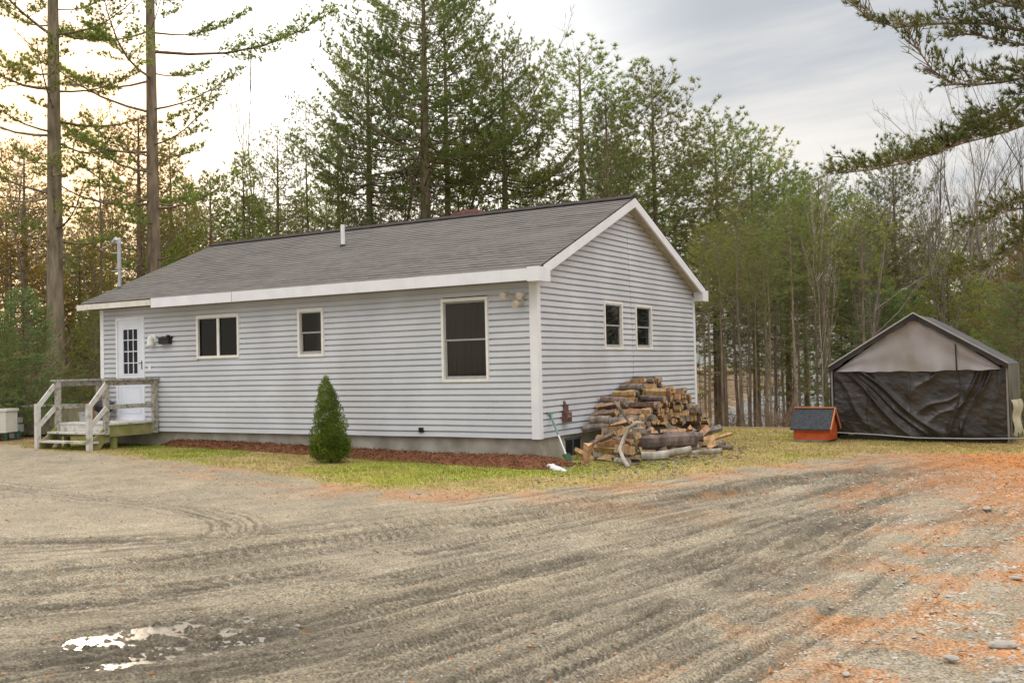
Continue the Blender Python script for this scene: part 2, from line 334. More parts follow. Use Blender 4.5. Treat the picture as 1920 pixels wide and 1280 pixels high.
duff = mat('forest_floor', (.6, .6, .6), (1.3, 1.25, 1.2), 3, .95, bump=.05, bscale=6, attr='Col')
idx = np.arange(NR*NA).reshape(NR, NA)
Q = np.stack([idx[:-1, :-1], idx[:-1, 1:], idx[1:, 1:], idx[1:, :-1]], -1)[:, :, ::-1].reshape(-1, 4)
cls = np.where(fo[..., 0] > .5, 2, np.where(lawn_s > .35, 1, 0))
qc = cls[:-1, :-1].reshape(-1)
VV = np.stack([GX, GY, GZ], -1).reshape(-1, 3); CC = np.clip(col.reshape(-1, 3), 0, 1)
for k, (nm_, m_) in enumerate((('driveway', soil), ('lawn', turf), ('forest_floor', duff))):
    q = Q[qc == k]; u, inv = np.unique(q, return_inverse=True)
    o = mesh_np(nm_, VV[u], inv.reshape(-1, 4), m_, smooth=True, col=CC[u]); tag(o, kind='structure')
def gz(x, y):   # ground incl. the lawn's 2 cm
    return float(ground_z(x, y))+.01
# rest of the ground, behind and beside the camera
xs = np.linspace(-260, 260, 131); X2, Y2 = np.meshgrid(xs, xs); Z2 = ground_z(X2, Y2)-.12
i2 = np.arange(131*131).reshape(131, 131); q2 = np.stack([i2[:-1, :-1], i2[:-1, 1:], i2[1:, 1:], i2[1:, :-1]], -1).reshape(-1, 4)
ax = np.arctan2(X2-CAM[0], Y2-CAM[1])-f0; rad2 = np.hypot(X2-CAM[0], Y2-CAM[1])
o = mesh_np('ground', np.stack([X2, Y2, Z2], -1).reshape(-1, 3), q2, duff, col=np.tile((.25, .21, .14), (131*131, 1))); tag(o, kind='structure')
# lake and far hill
def P2(px, d): x, y = at(px, d); return x, y
lk = MB(); n = 24
a0 = [P2(px, 62) for px in np.linspace(-900, 2900, n)]; a1 = [P2(px, 640) for px in np.linspace(-900, 2900, n)]
for i in range(n-1): lk.face([(*a0[i], -7), (*a0[i+1], -7), (*a1[i+1], -7), (*a1[i], -7)])
tag(lk.build('lake', mat('lake_water', (.05, .06, .07), None, .1, .18, bump=.05, bscale=1.2, spec=.5)), kind='structure')
hv = []; hn = 260
for j, (d, hh) in enumerate(((430, -9), (470, 6), (540, 26), (640, 34), (900, 10))):
    for i in range(hn):
        px = -1200+i*(4400/hn); x, y = at(px, d); hv.append((x, y, hh*(1 if j < 1 else .65+.7*float(fbm(px*.004, j*.3, 80, 3)))+(0 if j < 1 else 5*float(vn(px*.09, j, 81)))))
hi = np.arange(5*hn).reshape(5, hn)
o = mesh_np('hills', np.array(hv), np.stack([hi[:-1, :-1], hi[:-1, 1:], hi[1:, 1:], hi[1:, :-1]], -1).reshape(-1, 4), mat('distant_woods', (.17, .18, .17), (.26, .265, .25), .05, .95)); tag(o, kind='structure')
# puddle
zp = float(ground_z(3.45, -10.05))-.0200
pd = MB(); pd.face([(3.30+.68*math.cos(t), -10.02+.68*math.sin(t), zp) for t in np.linspace(0, 6.283, 28)[:-1]])
tag(pd.build('puddle', mat('puddle_water', (.20, .18, .15), None, 3, .24, bump=.012, bscale=30, spec=.6)), kind='structure')

# ------------------------------------------------------------------ house
L_, W_, ZF = 10.70, 6.83, 2.55
house = empty('house', (-5.35, 3.4, -.39), 'single-storey house with light grey vinyl siding and a brown-grey shingled gable roof', 'house')
def hp(o): o.parent = house; o.location = (5.35, -3.4, .39); return o
def hb(mb, name, m, label=None, **k): o = hp(mb.build(name, m, None, **k)); tag(o, label); return o
def sub(mb, name, m, parent, **k): return mb.build(name, m, parent, **k)
RZ = lambda y: 2.735+(min(y, W_-y)+.226)*.4277     # shingle surface
CP = .1016
def siding(name, org, u, nrm, width, holes, top, lims=None, seed=1):
    """clapboard courses; top: z limit, lims(z)->(u0,u1)"""
    org = np.array(org, float); u = np.array(u, float); nrm = np.array(nrm, float); rng = RS(seed)
    V = []; Q = []
    z = 0.0; c = 0
    while z < top-.01:
        z1 = min(z+CP, top); segs = [(0.0, width)]
        for (a, b, za, zb) in holes:
            if z+CP/2 > za and z+CP/2 < zb:
                ns = []
                for s0, s1 in segs:
                    if b <= s0 or a >= s1: ns.append((s0, s1)); continue
                    if a > s0: ns.append((s0, a))
                    if b < s1: ns.append((b, s1))
                segs = ns
        for s0, s1 in segs:
            lo0, lo1 = (s0, s1) if not lims else (max(s0, lims(z)[0]), min(s1, lims(z)[1]))
            hi0, hi1 = (s0, s1) if not lims else (max(s0, lims(z1)[0]), min(s1, lims(z1)[1]))
            if lo1-lo0 < .02: continue
            if hi1 < hi0: hi0 = hi1 = (hi0+hi1)/2
            n = max(1, int((lo1-lo0)/.35))
            for i in range(n):
                t = len(V)
                for (k0, e) in ((i/n, 0), ((i+1)/n, 1)):
                    ub = lo0+(lo1-lo0)*k0; ut = hi0+(hi1-hi0)*k0
                    wv = .0035*(vn(ub*1.3, c*.7, seed)-.5); wz = .007*(vn(ub*.9, c*.23, seed+3)-.5)
                    P = lambda uu, zz, nn: org+u*uu+nrm*nn+np.array([0, 0, zz])
                    V += [P(ub, z+.012, -.004), P(ub, z+wz, .012+wv), P(ub, z+wz, .040+wv), P(ub+(ut-ub)*.70, z+wz+.071, .030+wv), P(ub+(ut-ub)*.78, z+wz+.080, .003), P(ut, z1+.012, .003)]
                for k in range(5): Q.append((t+k, t+6+k, t+7+k, t+1+k))
        z += CP; c += 1
    o = mesh_np(name, np.array(V), np.array(Q), MT['siding']); return hp(o)
# openings: u measured from left end on the front; from near corner on the gable
WF = [(-7.78, -6.60, 1.45, 2.30), (-5.08, -4.45, 1.42, 2.30), (-1.83, -.895, .92, 2.31)]
DOOR = (-10.23, -9.34, .24, 2.36)
WG = [(2.40, 3.17, 1.43, 2.30), (3.76, 4.53, 1.43, 2.29)]
sh = lambda w: (w[0]+L_+.02, w[1]+L_-.02, w[2]+.02, w[3]-.02)
siding('front_siding', (-L_, 0, 0), (1, 0, 0), (0, -1, 0), L_, [sh(w) for w in WF+[DOOR]], ZF, seed=2)
gl = lambda z: (0, W_) if z < 2.67 else (max(0, (z-2.67)/.4277-.04), min(W_, W_-(z-2.67)/.4277+.04))
siding('gable_siding', (0, 0, 0), (0, 1, 0), (1, 0, 0), W_, [(w[0]+.02, w[1]-.02, w[2]+.02, w[3]-.02) for w in WG], 4.14, gl, seed=5)
# sheathing shell with openings
w = MB()
def pane_grid(P, u0, u1, z0, z1, holes):
    us = sorted({u0, u1, *[h[0] for h in holes], *[h[1] for h in holes]}); zs = sorted({z0, z1, *[h[2] for h in holes], *[h[3] for h in holes]})
    for a, b in zip(us[:-1], us[1:]):
        for c, d in zip(zs[:-1], zs[1:]):
            m = ((a+b)/2, (c+d)/2)
            if any(h[0] < m[0] < h[1] and h[2] < m[1] < h[3] for h in holes): continue
            w.face([P(a, c), P(b, c), P(b, d), P(a, d)])
ih = lambda h: (h[0]+.05, h[1]-.05, h[2]+.05, h[3]-.05)
pane_grid(lambda a, z: (a, .012, z), -L_, 0, 0, ZF, [ih(h) for h in WF+[DOOR]])
pane_grid(lambda a, z: (-.012, a, z), .012, W_-.012, 0, ZF, [ih(h) for h in WG])
w.face([(-.012, .012, ZF), (-.012, W_-.012, ZF), (-.012, W_/2, 4.08)])
w.face([(-L_+.012, .012, 0), (-L_+.012, .012, ZF), (-L_+.012, W_/2, 4.08), (-L_+.012, W_-.012, ZF), (-L_+.012, W_-.012, 0)])
w.face([(-L_, W_-.012, 0), (-L_, W_-.012, ZF), (0, W_-.012, ZF), (0, W_-.012, 0)])
w.face([(-L_, .02, .012), (0, .02, .012), (0, W_-.02, .012), (-L_, W_-.02, .012)])
w.face([(-L_, .02, 2.45), (0, .02, 2.45), (0, W_-.02, 2.45), (-L_, W_-.02, 2.45)])
w.face([(-L_, 3.2, .02), (-.02, 3.2, .02), (-.02, 3.2, 2.44), (-L_, 3.2, 2.44)])
w.face([(-1.9, .02, .02), (-1.9, 3.2, .02), (-1.9, 3.2, 2.44), (-1.9, .02, 2.44)])
hb(w, 'wall', MT['darkroom'], 'dark inner wall')
# left side and back siding
b = MB(); b.box((-L_-.022, 0, 0), (-L_+.005, W_, ZF)); b.box((-L_, W_-.005, 0), (0, W_+.022, ZF)); b.hexa([(-L_-.02, .1, ZF), (-L_-.02, W_-.1, ZF), (-L_-.02, W_/2, 4.1)], [(-L_, .1, ZF), (-L_, W_-.1, ZF), (-L_, W_/2, 4.1)])
hb(b, 'rear_siding', MT['siding'])
# foundation
f = MB(); f.box((-L_+.03, .03, -.75), (-.02, W_-.03, -.004)); hb(f, 'foundation', MT['concrete'])
f = MB(); y0 = .93; f.box((-.021, y0, -.42), (-.012, y0+.52, -.08)); bw = hb(f, 'basement_window', MT['black'], 'dark basement window opening in the concrete')
f = MB(); f.box((-.03, y0-.03, -.10), (.0, y0+.55, -.06)); f.box((-.03, y0+.22, -.42), (-.004, y0+.26, -.10)); sub(f, 'window_frame', MT['screen'], bw)
# corner boards
for (x, y, sx, sy) in ((0, 0, 1, -1), (0, W_, 1, 1), (-L_, 0, -1, -1)):
    c = MB(); t = .03
    if (x, y) == (0, W_): c.box((-.0, W_-.07, -.005), (.044, W_+.044, 2.56))
    elif x == 0: c.box((-.10, -.044, -.012), (.044, -.001, 2.57)); c.box((.001, -.001, -.012), (.0435, .075, 2.57))
    else: c.box((-L_-.036, -.044, -.01), (-L_+.075, -.001, 2.56)); c.box((-L_-.0355, -.001, -.01), (-L_-.02, .08, 2.56))
    hb(c, 'corner_board', MT['trim'])
# roof
roof = MB(); XL, XR = -11.0, .235
for s in (0, 1):
    Y = (lambda y: y) if s == 0 else (lambda y: W_-y)
    a, b_ = -.30, W_/2
    za, zb = RZ(a)-.045, RZ(b_)-.045
    lo = [(XL, Y(a), za-.02), (XR, Y(a), za-.02), (XR, Y(b_), zb-.02), (XL, Y(b_), zb-.02)]
    hi = [(p[0], p[1], p[2]+.045) for p in lo]
    if s: lo = lo[::-1]; hi = hi[::-1]
    roof.hexa(lo, hi)
rf = hb(roof, 'roof', MT['ridge'], 'brown-grey asphalt shingle roof')
# shingles as courses of tabs
V = []; Q = []; rng = RS(4); sl = .4277; n_c = 29; cs = 1/math.sqrt(1+sl*sl); LEN = (W_/2+.30+.02)/cs; ex = LEN/n_c
for s in (0, 1):
    for c in range(n_c):
        x = XL-.02-rng.rand()*.3; x = max(x, XL-.012)
        while x < XR+.012:
            x2 = min(x+rng.uniform(.16, .33)*(1 if s == 0 else 3), XR+.014)
            d0 = c*ex+rng.uniform(-.006, .006)+.012*(vn(x*.7, c*.3, 90)-.5); d1 = (c+1)*ex+.03; h0 = .004+rng.uniform(0, .003)+.007*float(vn(x*1.5, c*.5, 91)); h1 = .0
            pts = []
            for d, h in ((d0, -.02), (d0, h0), (d1, h1)):
                y = -.318+d*cs; z = RZ(-.226)+(-.318+.226+d*cs)*sl
                y += -h*sl*cs; z += h*cs
                if y > W_/2: z -= (y-W_/2)*2*sl*0
                for xx in (x, x2): pts.append((xx, y if s == 0 else W_-y, z))
            t = len(V); V += pts
            q = [(t, t+1, t+3, t+2), (t+2, t+3, t+5, t+4)]
            if s: q = [k[::-1] for k in q]
            Q += q; x = x2
shm = mat('asphalt_shingle', (.095, .088, .080), (.152, .142, .130), 4, .92, bump=.006, bscale=90, stretch=(.7, 3.5, 3.5), c3=(.135, .126, .117), s3=.7, spec=.35, detail=6)
o = mesh_np('shingles', np.array(V), np.array(Q), shm); o.parent = rf
rc = MB(); zr = RZ(W_/2)
for i in range(38):
    x = XL+i*(XR-XL)/38; x2 = x+(XR-XL)/38-.004; k = .004*(i % 2)
    rc.hexa([(x, W_/2-.15, zr-.045+k), (x2, W_/2-.15, zr-.045+k), (x2, W_/2, zr+.018+k), (x, W_/2, zr+.018+k)], [(x, W_/2-.15, zr-.025+k), (x2, W_/2-.15, zr-.025+k), (x2, W_/2, zr+.045+k), (x, W_/2, zr+.045+k)])
    rc.hexa([(x, W_/2, zr+.018+k), (x2, W_/2, zr+.018+k), (x2, W_/2+.15, zr-.045+k), (x, W_/2+.15, zr-.045+k)], [(x, W_/2, zr+.045+k), (x2, W_/2, zr+.045+k), (x2, W_/2+.15, zr-.025+k), (x, W_/2+.15, zr-.025+k)])
sub(rc, 'ridge_cap', MT['ridge'], rf)
# chimney
ch = MB()
ch.box((-4.40, 4.15, 3.6), (-3.78, 4.75, 4.47)); ch.box((-4.44, 4.11, 4.47), (-3.74, 4.79, 4.525)); ch.box((-4.30, 4.25, 4.525), (-3.88, 4.65, 4.575))
sub(ch, 'chimney', MT['brick'], rf)
# vent pipe, mast
v = MB(); v.tube([(-5.76, 2.08, 3.60), (-5.76, 2.08, 4.17)], .042, 12); sub(v, 'vent_pipe', MT['pipe'], rf)
v = MB(); v.tube([(-5.76, 2.08, 3.66), (-5.76, 2.08, 3.76)], [.09, .052], 12); sub(v, 'pipe_boot', MT['black'], rf)
v = MB(); mx, my = -10.86, .56
v.tube([(mx, my, 2.9), (mx, my, 3.52)], .034, 10); v.tube([(mx, my, 3.52), (mx, my, 4.08)], .040, 10); v.tube([(mx, my, 3.50), (mx, my, 3.55)], .05, 10)
v.tube([(mx, my, 4.05), (mx-.01, my, 4.13), (mx-.09, my-.02, 4.15), (mx-.16, my-.04, 4.09)], [.045, .05, .05, .04], 8)
ms = sub(v, 'service_mast', MT['steel'], rf)
v = MB(); v.tube([(mx, my, 3.02), (mx, my, 3.10)], [.10, .05], 10); sub(v, 'mast_boot', MT['black'], rf)
for zz in (3.45, 3.85): v = MB(); v.tube([(mx, my, zz), (mx-.22, my-.03, zz+.01)], .013, 5); sub(v, 'mast_bracket', MT['steel'], rf)
v = MB()
v.tube([(mx-.12, my-.04, 4.09), (mx-.5, my-.1, 3.96), (mx-.8, my+.2, 3.98)], .009, 4); sub(v, 'service_cable', MT['steel'], rf)
# fascia, rake, soffit
fa = MB(); fa.box((-8.76, -.337, 2.505), (.235, -.303, 2.695)); hb(fa, 'fascia', MT['trim'])
j = MB(); j.box((-6.475, -.3405, 2.506), (-6.466, -.3372, 2.694)); hb(j, 'fascia_joint', MT['sash'])
fa = MB(); fa.box((-11.0, -.343, 2.558), (-8.765, -.305, 2.668)); fa.box((-11.06, -.375, 2.55), (-10.75, -.344, 2.66)); hb(fa, 'old_fascia', MT['oldtrim'], 'older cream fascia section above the door')
fa = MB(); fa.box((-11.0, W_+.23, 2.535), (.21, W_+.26, 2.728)); hb(fa, 'rear_fascia', MT['trim'])
for x0, x1 in ((.21, .248), (-11.03, -10.99)):
    for s in (0, 1):
        Y = (lambda y: y) if s == 0 else (lambda y: W_-y)
        rk = MB(); d = .165; p0, p1 = -.15, W_/2
        lo = [(x0, Y(p0), RZ(p0)-.025-d), (x0, Y(p1), RZ(p1)-.025-d), (x0, Y(p1), RZ(p1)-.022), (x0, Y(p0), RZ(p0)-.022)]
        hi = [(x1, *q[1:]) for q in lo]; rk.hexa(lo[::-1], hi[::-1]) if s == 0 else rk.hexa(lo, hi)
        hb(rk, 'rake_board', MT['trim'])
for y0, y1 in ((-.345, .03), (W_-.03, W_+.30)):
    bx_ = MB(); bx_.box((.046, y0, 2.488), (.262, y1, 2.715)); hb(bx_, 'eave_return', MT['trim'])
sf = MB(); sf.box((-10.98, -.302, 2.556), (.04, .02, 2.572)); hb(sf, 'eave_soffit', MT['eavesoffit'])
sf = MB(); sf.box((-10.98, W_-.02, 2.556), (.04, W_+.229, 2.572)); hb(sf, 'eave_soffit', MT['eavesoffit'])
sf = MB()
for s in (0, 1):
    Y = (lambda y: y) if s == 0 else (lambda y: W_-y)
    for x0, x1 in ((.0, .212), (-10.99, -10.7)):
        sf = MB(); lo = [(x0, Y(.03), RZ(.03)-.16), (x1, Y(.03), RZ(.03)-.16), (x1, Y(W_/2), zr-.16), (x0, Y(W_/2), zr-.16)]
        hi = [(q[0], q[1], q[2]+.012) for q in lo]; sf.hexa(lo, hi) if s == 0 else sf.hexa(lo[::-1], hi[::-1])
        hb(sf, 'soffit', MT['soffit'])
# windows
def frame_boxes(mb, P, a, b, c, d, wd, n0, n1, bot=None):
    """rectangular ring between a..b (u) and c..d (z)"""
    bt = bot or wd
    for (u0, u1, z0, z1) in ((a, b, d-wd, d), (a, b, c, c+bt), (a, a+wd, c+bt, d-wd), (b-wd, b, c+bt, d-wd)): P(mb, u0, u1, z0, z1, n0, n1)
def PF(mb, u0, u1, z0, z1, n0, n1): mb.box((u0, -n1, z0), (u1, -n0, z1))
def PG(mb, u0, u1, z0, z1, n0, n1): mb.box((n0, u0, z0), (n1, u1, z1))
def window(P, r, kind, gm='glass', fw_=.05, curtain=False):
    a, b, c, d = r; mb = MB(); frame_boxes(mb, P, a, b, c, d, fw_, -.012, .048)
    frame_boxes(mb, P, a-.012, b+.012, c-.012, d+.012, .013, .0, .030)
    if kind == 'slider': P(mb, (a+b)/2-.03, (a+b)/2+.03, c+fw_, d-fw_, -.01, .028)
    wn = hp(mb.build('window', MT['frame'])); A, B, Cc, D = a+fw_, b-fw_, c+fw_, d-fw_
    if kind == 'slider':
        for (u0, u1) in ((A, (a+b)/2-.03), ((a+b)/2+.03, B)):
            m = MB(); frame_boxes(m, P, u0+.001, u1-.001, Cc+.001, D-.001, .014, -.012, .004); s = m.build('sash', MT['black'], wn)
            m = MB(); P(m, u0+.012, u1-.012, Cc+.012, D-.012, -.008, -.004); m.build('glass_pane', MT[gm], wn)
    else:
        mid = (Cc+D)/2+.01
        m = MB(); frame_boxes(m, P, A+.001, B-.001, mid-.02, D-.001, .028, -.004, .008); m.build('upper_sash', MT['sash'], wn)
        m = MB(); frame_boxes(m, P, A+.001, B-.001, Cc+.001, mid+.012, .032, -.03, -.006, .05); m.build('lower_sash', MT['sash'], wn)
        m = MB(); P(m, A+.02, B-.02, mid, D-.02, -.002, .002); m.build('glass_pane', MT[gm], wn)
        m = MB(); P(m, A+.02, B-.02, Cc+.03, mid, -.022, -.018); m.build('glass_pane', MT[gm], wn)
    if curtain:
        m = MB(); nn = 40; w0 = A-.1; w1 = B+.1
        cx = [w0+(w1-w0)*i/nn for i in range(nn+1)]; dy = [.13+.03*math.sin(i*1.25)+.012*math.sin(i*2.7+1) for i in range(nn+1)]
        for i in range(nn):
            if P is PF: m.face([(cx[i], dy[i], Cc-.1), (cx[i+1], dy[i+1], Cc-.1), (cx[i+1], dy[i+1], D+.1), (cx[i], dy[i], D+.1)])
            else: m.face([(-dy[i], cx[i], Cc-.1), (-dy[i+1], cx[i+1], Cc-.1), (-dy[i+1], cx[i+1], D+.1), (-dy[i], cx[i], D+.1)])
        m.build('curtain', MT['curtain'], wn)
    return wn
tag(window(PF, WF[0], 'slider'), 'wide sliding window with two panes')
tag(window(PF, WF[1], 'hung', curtain=True), 'small double-hung window behind the shrub')
tag(window(PF, WF[2], 'hung', fw_=.045, curtain=True), 'tall double-hung window with brown curtain')
window(PG, WG[0], 'hung', fw_=.04, curtain=True); tag(window(PG, WG[1], 'hung', 'glassblue', fw_=.04), 'gable window with bluish glass')
# door
a, b_, c, d = DOOR
m = MB(); frame_boxes(m, PF, a, b_, c, d, .05, -.012, .046); m.box((a-.0, -.07, c-.03), (b_, .0, c+.0)); frame_boxes(m, PF, a-.012, b_+.012, c-.0, d+.012, .013, .0, .038); dr_f = hp(m.build('door_frame', MT['trim']))
m = MB(); wx0, wx1, wz0, wz1 = -10.03, -9.545, 1.17, 2.13
for q in ((a+.05, wx0, c+.0, d-.05), (wx1, b_-.05, c, d-.05), (wx0, wx1, c, wz0), (wx0, wx1, wz1, d-.05)): PF(m, q[0], q[1], q[2], q[3], -.005, .024)
for q in ((a+.13, b_-.13, c+.12, .92),): frame_boxes(m, PF, *q, .015, .0245, .030)
dr = m.build('door', MT['door'], dr_f)
# keep the depth at three: door frame > door > pieces flattened under the door frame
m = MB(); PF(m, wx0, wx1, wz0, wz1, .002, .006); m.build('door_glass', MT['glassblue'], dr_f)
m = MB()
frame_boxes(m, PF, wx0, wx1, wz0, wz1, .018, .008, .030)
for k in (1, 2): PF(m, wx0+(wx1-wx0)*k/3-.009, wx0+(wx1-wx0)*k/3+.009, wz0, wz1, .008, .022)
for k in (1, 2, 3): PF(m, wx0, wx1, wz0+(wz1-wz0)*k/4-.009, wz0+(wz1-wz0)*k/4+.009, .008, .0215)
m.build('door_muntin', MT['trim'], dr_f)
m = MB(); PF(m, -9.44, -9.40, 1.27, 1.45, .024, .034); m.tube([(-9.42, -.036, 1.40), (-9.42, -.075, 1.40), (-9.47, -.08, 1.39)], .010, 6); m.build('door_handle', MT['black'], dr_f)
m = MB(); m.face([(-10.5, .06, .2), (-9.3, .06, .2), (-9.3, .06, 2.3), (-10.5, .06, 2.3)]); m.build('door_curtain', mat('pale_curtain', (.26, .29, .30), None, 3), dr_f)
# wall items
m = MB(); m.box((-8.80, -.13, 1.77), (-8.50, -.025, 1.88)); m.hexa([(-8.82, -.15, 1.88), (-8.48, -.15, 1.88), (-8.48, -.024, 1.88), (-8.82, -.024, 1.88)], [(-8.82, -.13, 1.895), (-8.48, -.13, 1.895), (-8.48, -.024, 1.925), (-8.82, -.024, 1.925)])
m.box((-8.54, -.145, 1.90), (-8.50, -.08, 1.95)); hb(m, 'mailbox', MT['black'], 'small black mailbox beside the door')
m = MB(); m.box((-9.12, -.05, 1.80), (-8.98, -.022, 1.98)); m.tube([(-9.05, -.04, 1.90), (-9.05, -.12, 1.92)], .02, 8); m.tube([(-9.05, -.12, 1.95), (-9.05, -.12, 1.90), (-9.05, -.12, 1.76), (-9.05, -.12, 1.72)], [.03, .055, .07, .03], 10); hb(m, 'porch_light', MT['frame'], 'white porch light beside the door')
m = MB(); m.box((-9.21, -.045, 1.24), (-9.14, -.022, 1.35)); hb(m, 'outlet_cover', MT['frame'])
m = MB(); m.box((-.40, -.05, 2.14), (-.20, -.02, 2.30))
for dx, dzz in ((-.46, 2.33), (-.24, 2.17), (-.16, 2.31)):
    m.tube([(-.30, -.05, 2.24), (dx, -.11, dzz)], .012, 6); m.tube([(dx, -.09, dzz+.01), (dx-.01, -.14, dzz), (dx-.03, -.22, dzz-.04)], [.025, .04, .062], 10)
hb(m, 'floodlight', mat('floodlight_enamel', (.55, .50, .44), None, 9, .5), 'cluster of cream floodlights under the eave')
m = MB(); m.box((-2.34, -.05, .07), (-2.24, -.02, .15)); m.tube([(-2.29, -.05, .11), (-2.29, -.10, .09)], .018, 6); m.box((-2.44, -.03, .10), (-2.38, -.022, .13)); hb(m, 'wall_outlet', MT['black'])
m = MB(); m.tube([(.03, .80, .56), (.05, .80, .50), (.06, .80, .34), (.10, .79, .24)], [.03, .035, .05, .06], 8); m.box((.02, .72, .22), (.14, .88, .38)); m.tube([(.10, .78, .30), (.17, .74, .26)], .05, 8)
m.tube([(.03, .93, .5), (.03, .93, .33)], .02, 6); hb(m, 'gas_regulator', mat('rusty_metal', (.10, .055, .05), (.2, .12, .1), 9, .7), 'rust-brown pipe fitting low on the gable siding')
m = MB(); m.tube([(.03, W_/2+.05, 3.95), (.034, 3.48, 3.4), (.034, 3.55, 2.5), (.034, 3.60, 1.9), (.034, 3.62, 1.2), (.034, 3.60, .9), (.034, 3.62, .4)], .0048, 5); hb(m, 'cable', MT['sash'], 'thin cable running down the gable')

# ------------------------------------------------------------------ porch
PX0, PX1, PD, PZ = -10.62, -8.99, 1.16, .22
pg = gz(-10, -2)
porch = empty('porch', (-9.8, -.8, pg), 'weathered wooden entry porch with three steps and railings at the front door', 'porch')
def pp(mb, name, m, label=None): o = mb.build(name, m, porch); o.location = (9.8, .8, -pg); tag(o, label); return o
m = MB()
for i in range(8):
    y = -PD-.03+i*.15; m.box((PX0-.02, y, PZ-.035), (PX1+.03, y+.142, PZ+.002*(i % 3)))
pp(m, 'deck_boards', MT['woodpale'])
m = MB(); m.box((PX0, -PD, PZ-.26), (PX1, -PD+.04, PZ-.038)); m.box((PX1-.04, -PD+.041, PZ-.26), (PX1, -.04, PZ-.038)); m.box((PX0, -PD+.041, PZ-.26), (PX0+.04, -.04, PZ-.038)); pp(m, 'rim_joist', MT['mosswood'])
for (x, y, z0) in ((PX0+.045, -PD-.02, pg-.1), (PX1-.045, -PD-.046, PZ-.22), (PX1+.046, -.12, PZ-.24), (PX0-.046, -.14, PZ-.24)):
    m = MB(); m.box((x-.045, y-.045, z0), (x+.045, y+.045, 1.06)); pp(m, 'post', MT['wood'])
m = MB(); m.box((PX1-.12, -PD+.1, pg-.2), (PX1-.03, -PD+.19, PZ-.26)); m.box((PX0+.05, -PD+.1, pg-.2), (PX0+.14, -PD+.19, PZ-.26)); pp(m, 'support_post', MT['mosswood'])
RM = MB(); RM.box((PX1-.10, -PD-.10, 1.06), (PX1+.11, -.02, 1.098)); RM.box((PX1-.0, -PD-.0, .96), (PX1+.038, -.06, 1.058)); pp(RM, 'handrail', MT['wood'])
RM = MB(); RM.box((PX0-.10, -PD-.10, 1.06), (PX0+.09, -.02, 1.098)); RM.box((PX0-.038, -PD-.0, .96), (PX0-.0, -.06, 1.058)); pp(RM, 'handrail', MT['wood'])
RM = MB(); RM.box((PX1-.0, -PD-.0, .50), (PX1+.038, -.06, .585)); pp(RM, 'mid_rail', MT['wood'])
RM = MB(); RM.box((PX0-.038, -PD-.0, .50), (PX0-.0, -.06, .585)); pp(RM, 'mid_rail', MT['wood'])
# steps
rise = (PZ-pg)/3; run = .20; ye = -PD-.02
for k in (1, 2):
    z = PZ-k*rise; y1 = ye-(k-1)*run; m = MB(); m.box((PX0-.04 if k == 2 else PX0, y1-run-.02, z-.038), (PX1-.02, y1-.015, z)); m.box((PX0, y1-.004, z-.0), (PX1-.04, y1+.014, z+rise-.04)) if k == 1 else None
    pp(m, 'step', MT['woodpale'])
for x in (PX0+.02, PX1-.10):
    m = MB(); ys = ye-2*run-.02
    m.hexa([(x, ye, PZ-.30), (x, ye, PZ-.05), (x, ys-.0, pg+rise-.04), (x, ys, pg-.04), (x, ye-run, pg-.04)], [(x+.04, ye, PZ-.30), (x+.04, ye, PZ-.05), (x+.04, ys, pg+rise-.04), (x+.04, ys, pg-.04), (x+.04, ye-run, pg-.04)]); pp(m, 'stringer', MT['mosswood'])
yl = ye-2*run-.02
for x in (PX0-.01, PX1-.03):
    m = MB(); m.box((x-.045, yl-.045, pg-.08), (x+.045, yl+.045, pg+.90)); pp(m, 'stair_post', MT['woodpale'])
    m = MB(); m.bar((x+.02, yl, pg+.84), (x+.02, -PD-.06, .99), .04, .09); pp(m, 'stair_rail', MT['woodpale'])
    m = MB(); m.bar((x+.02, yl, pg+.44), (x+.02, -PD-.06, .53), .038, .085); pp(m, 'stair_rail', MT['woodpale'])

# things on and by the porch
def lathe(mb, prof, x, y, k=16):
    mb.tube([(x, y, z) for z, r in prof], [r for z, r in prof], k)
k = empty('kettle_grill', (-10.32, -.28, PZ), 'dark covered kettle grill standing on the porch against the left railing', 'grill')
m = MB(); lathe(m, [(.16, .10), (.22, .19), (.30, .22), (.36, .20), (.42, .12), (.44, .03)], 0, 0); m.build('bowl', MT['cover'], k)
for a_ in (0, 2.1, 4.2):
    m = MB(); m.tube([(.10*math.cos(a_), .10*math.sin(a_), .20), (.19*math.cos(a_), .19*math.sin(a_), .0)], .011, 6); m.build('leg', MT['black'], k)
m = MB(); m.tube([(-.04, 0, .44), (-.03, 0, .49), (.03, 0, .49), (.04, 0, .44)], .010, 6); m.build('handle', MT['black'], k)
k = empty('bucket', (-10.30, -.78, PZ), 'grey metal bucket on the porch in front of the dark grill', 'bucket')
m = MB(); lathe(m, [(0, .08), (.19, .11), (.20, .115), (.195, .10), (.03, .07)], 0, 0); m.build('pail', MT['steel'], k)
m = MB(); m.tube([(-.11, 0, .19), (-.07, -.08, .13), (.07, -.08, .13), (.11, 0, .19)], .005, 5); m.build('bail_handle', MT['black'], k)
k = empty('plant_pot', (-10.40, -.55, PZ), 'brown flower pot with dried stems on the porch beside the grey bucket', 'planter')
m = MB(); lathe(m, [(0, .055), (.13, .085), (.15, .085), (.14, .07)], 0, 0, 12); m.build('pot', MT['terracotta'], k)
rng = RS(3); Pp = np.zeros((40, 3, 3)); Pp[:, :, :2] = rng.normal(0, .02, (40, 1, 2)); Pp[:, :, 2] = [.12, .28, .42]; Pp[:, 1:, :2] += rng.normal(0, .04, (40, 2, 2))*np.array([1, 2])[None, :, None]
V, Q_ = tubes(Pp, np.tile([.005, .004, .002], (40, 1)), 3); mesh_np('dried_stems', V, Q_, MT['terracotta'], k)
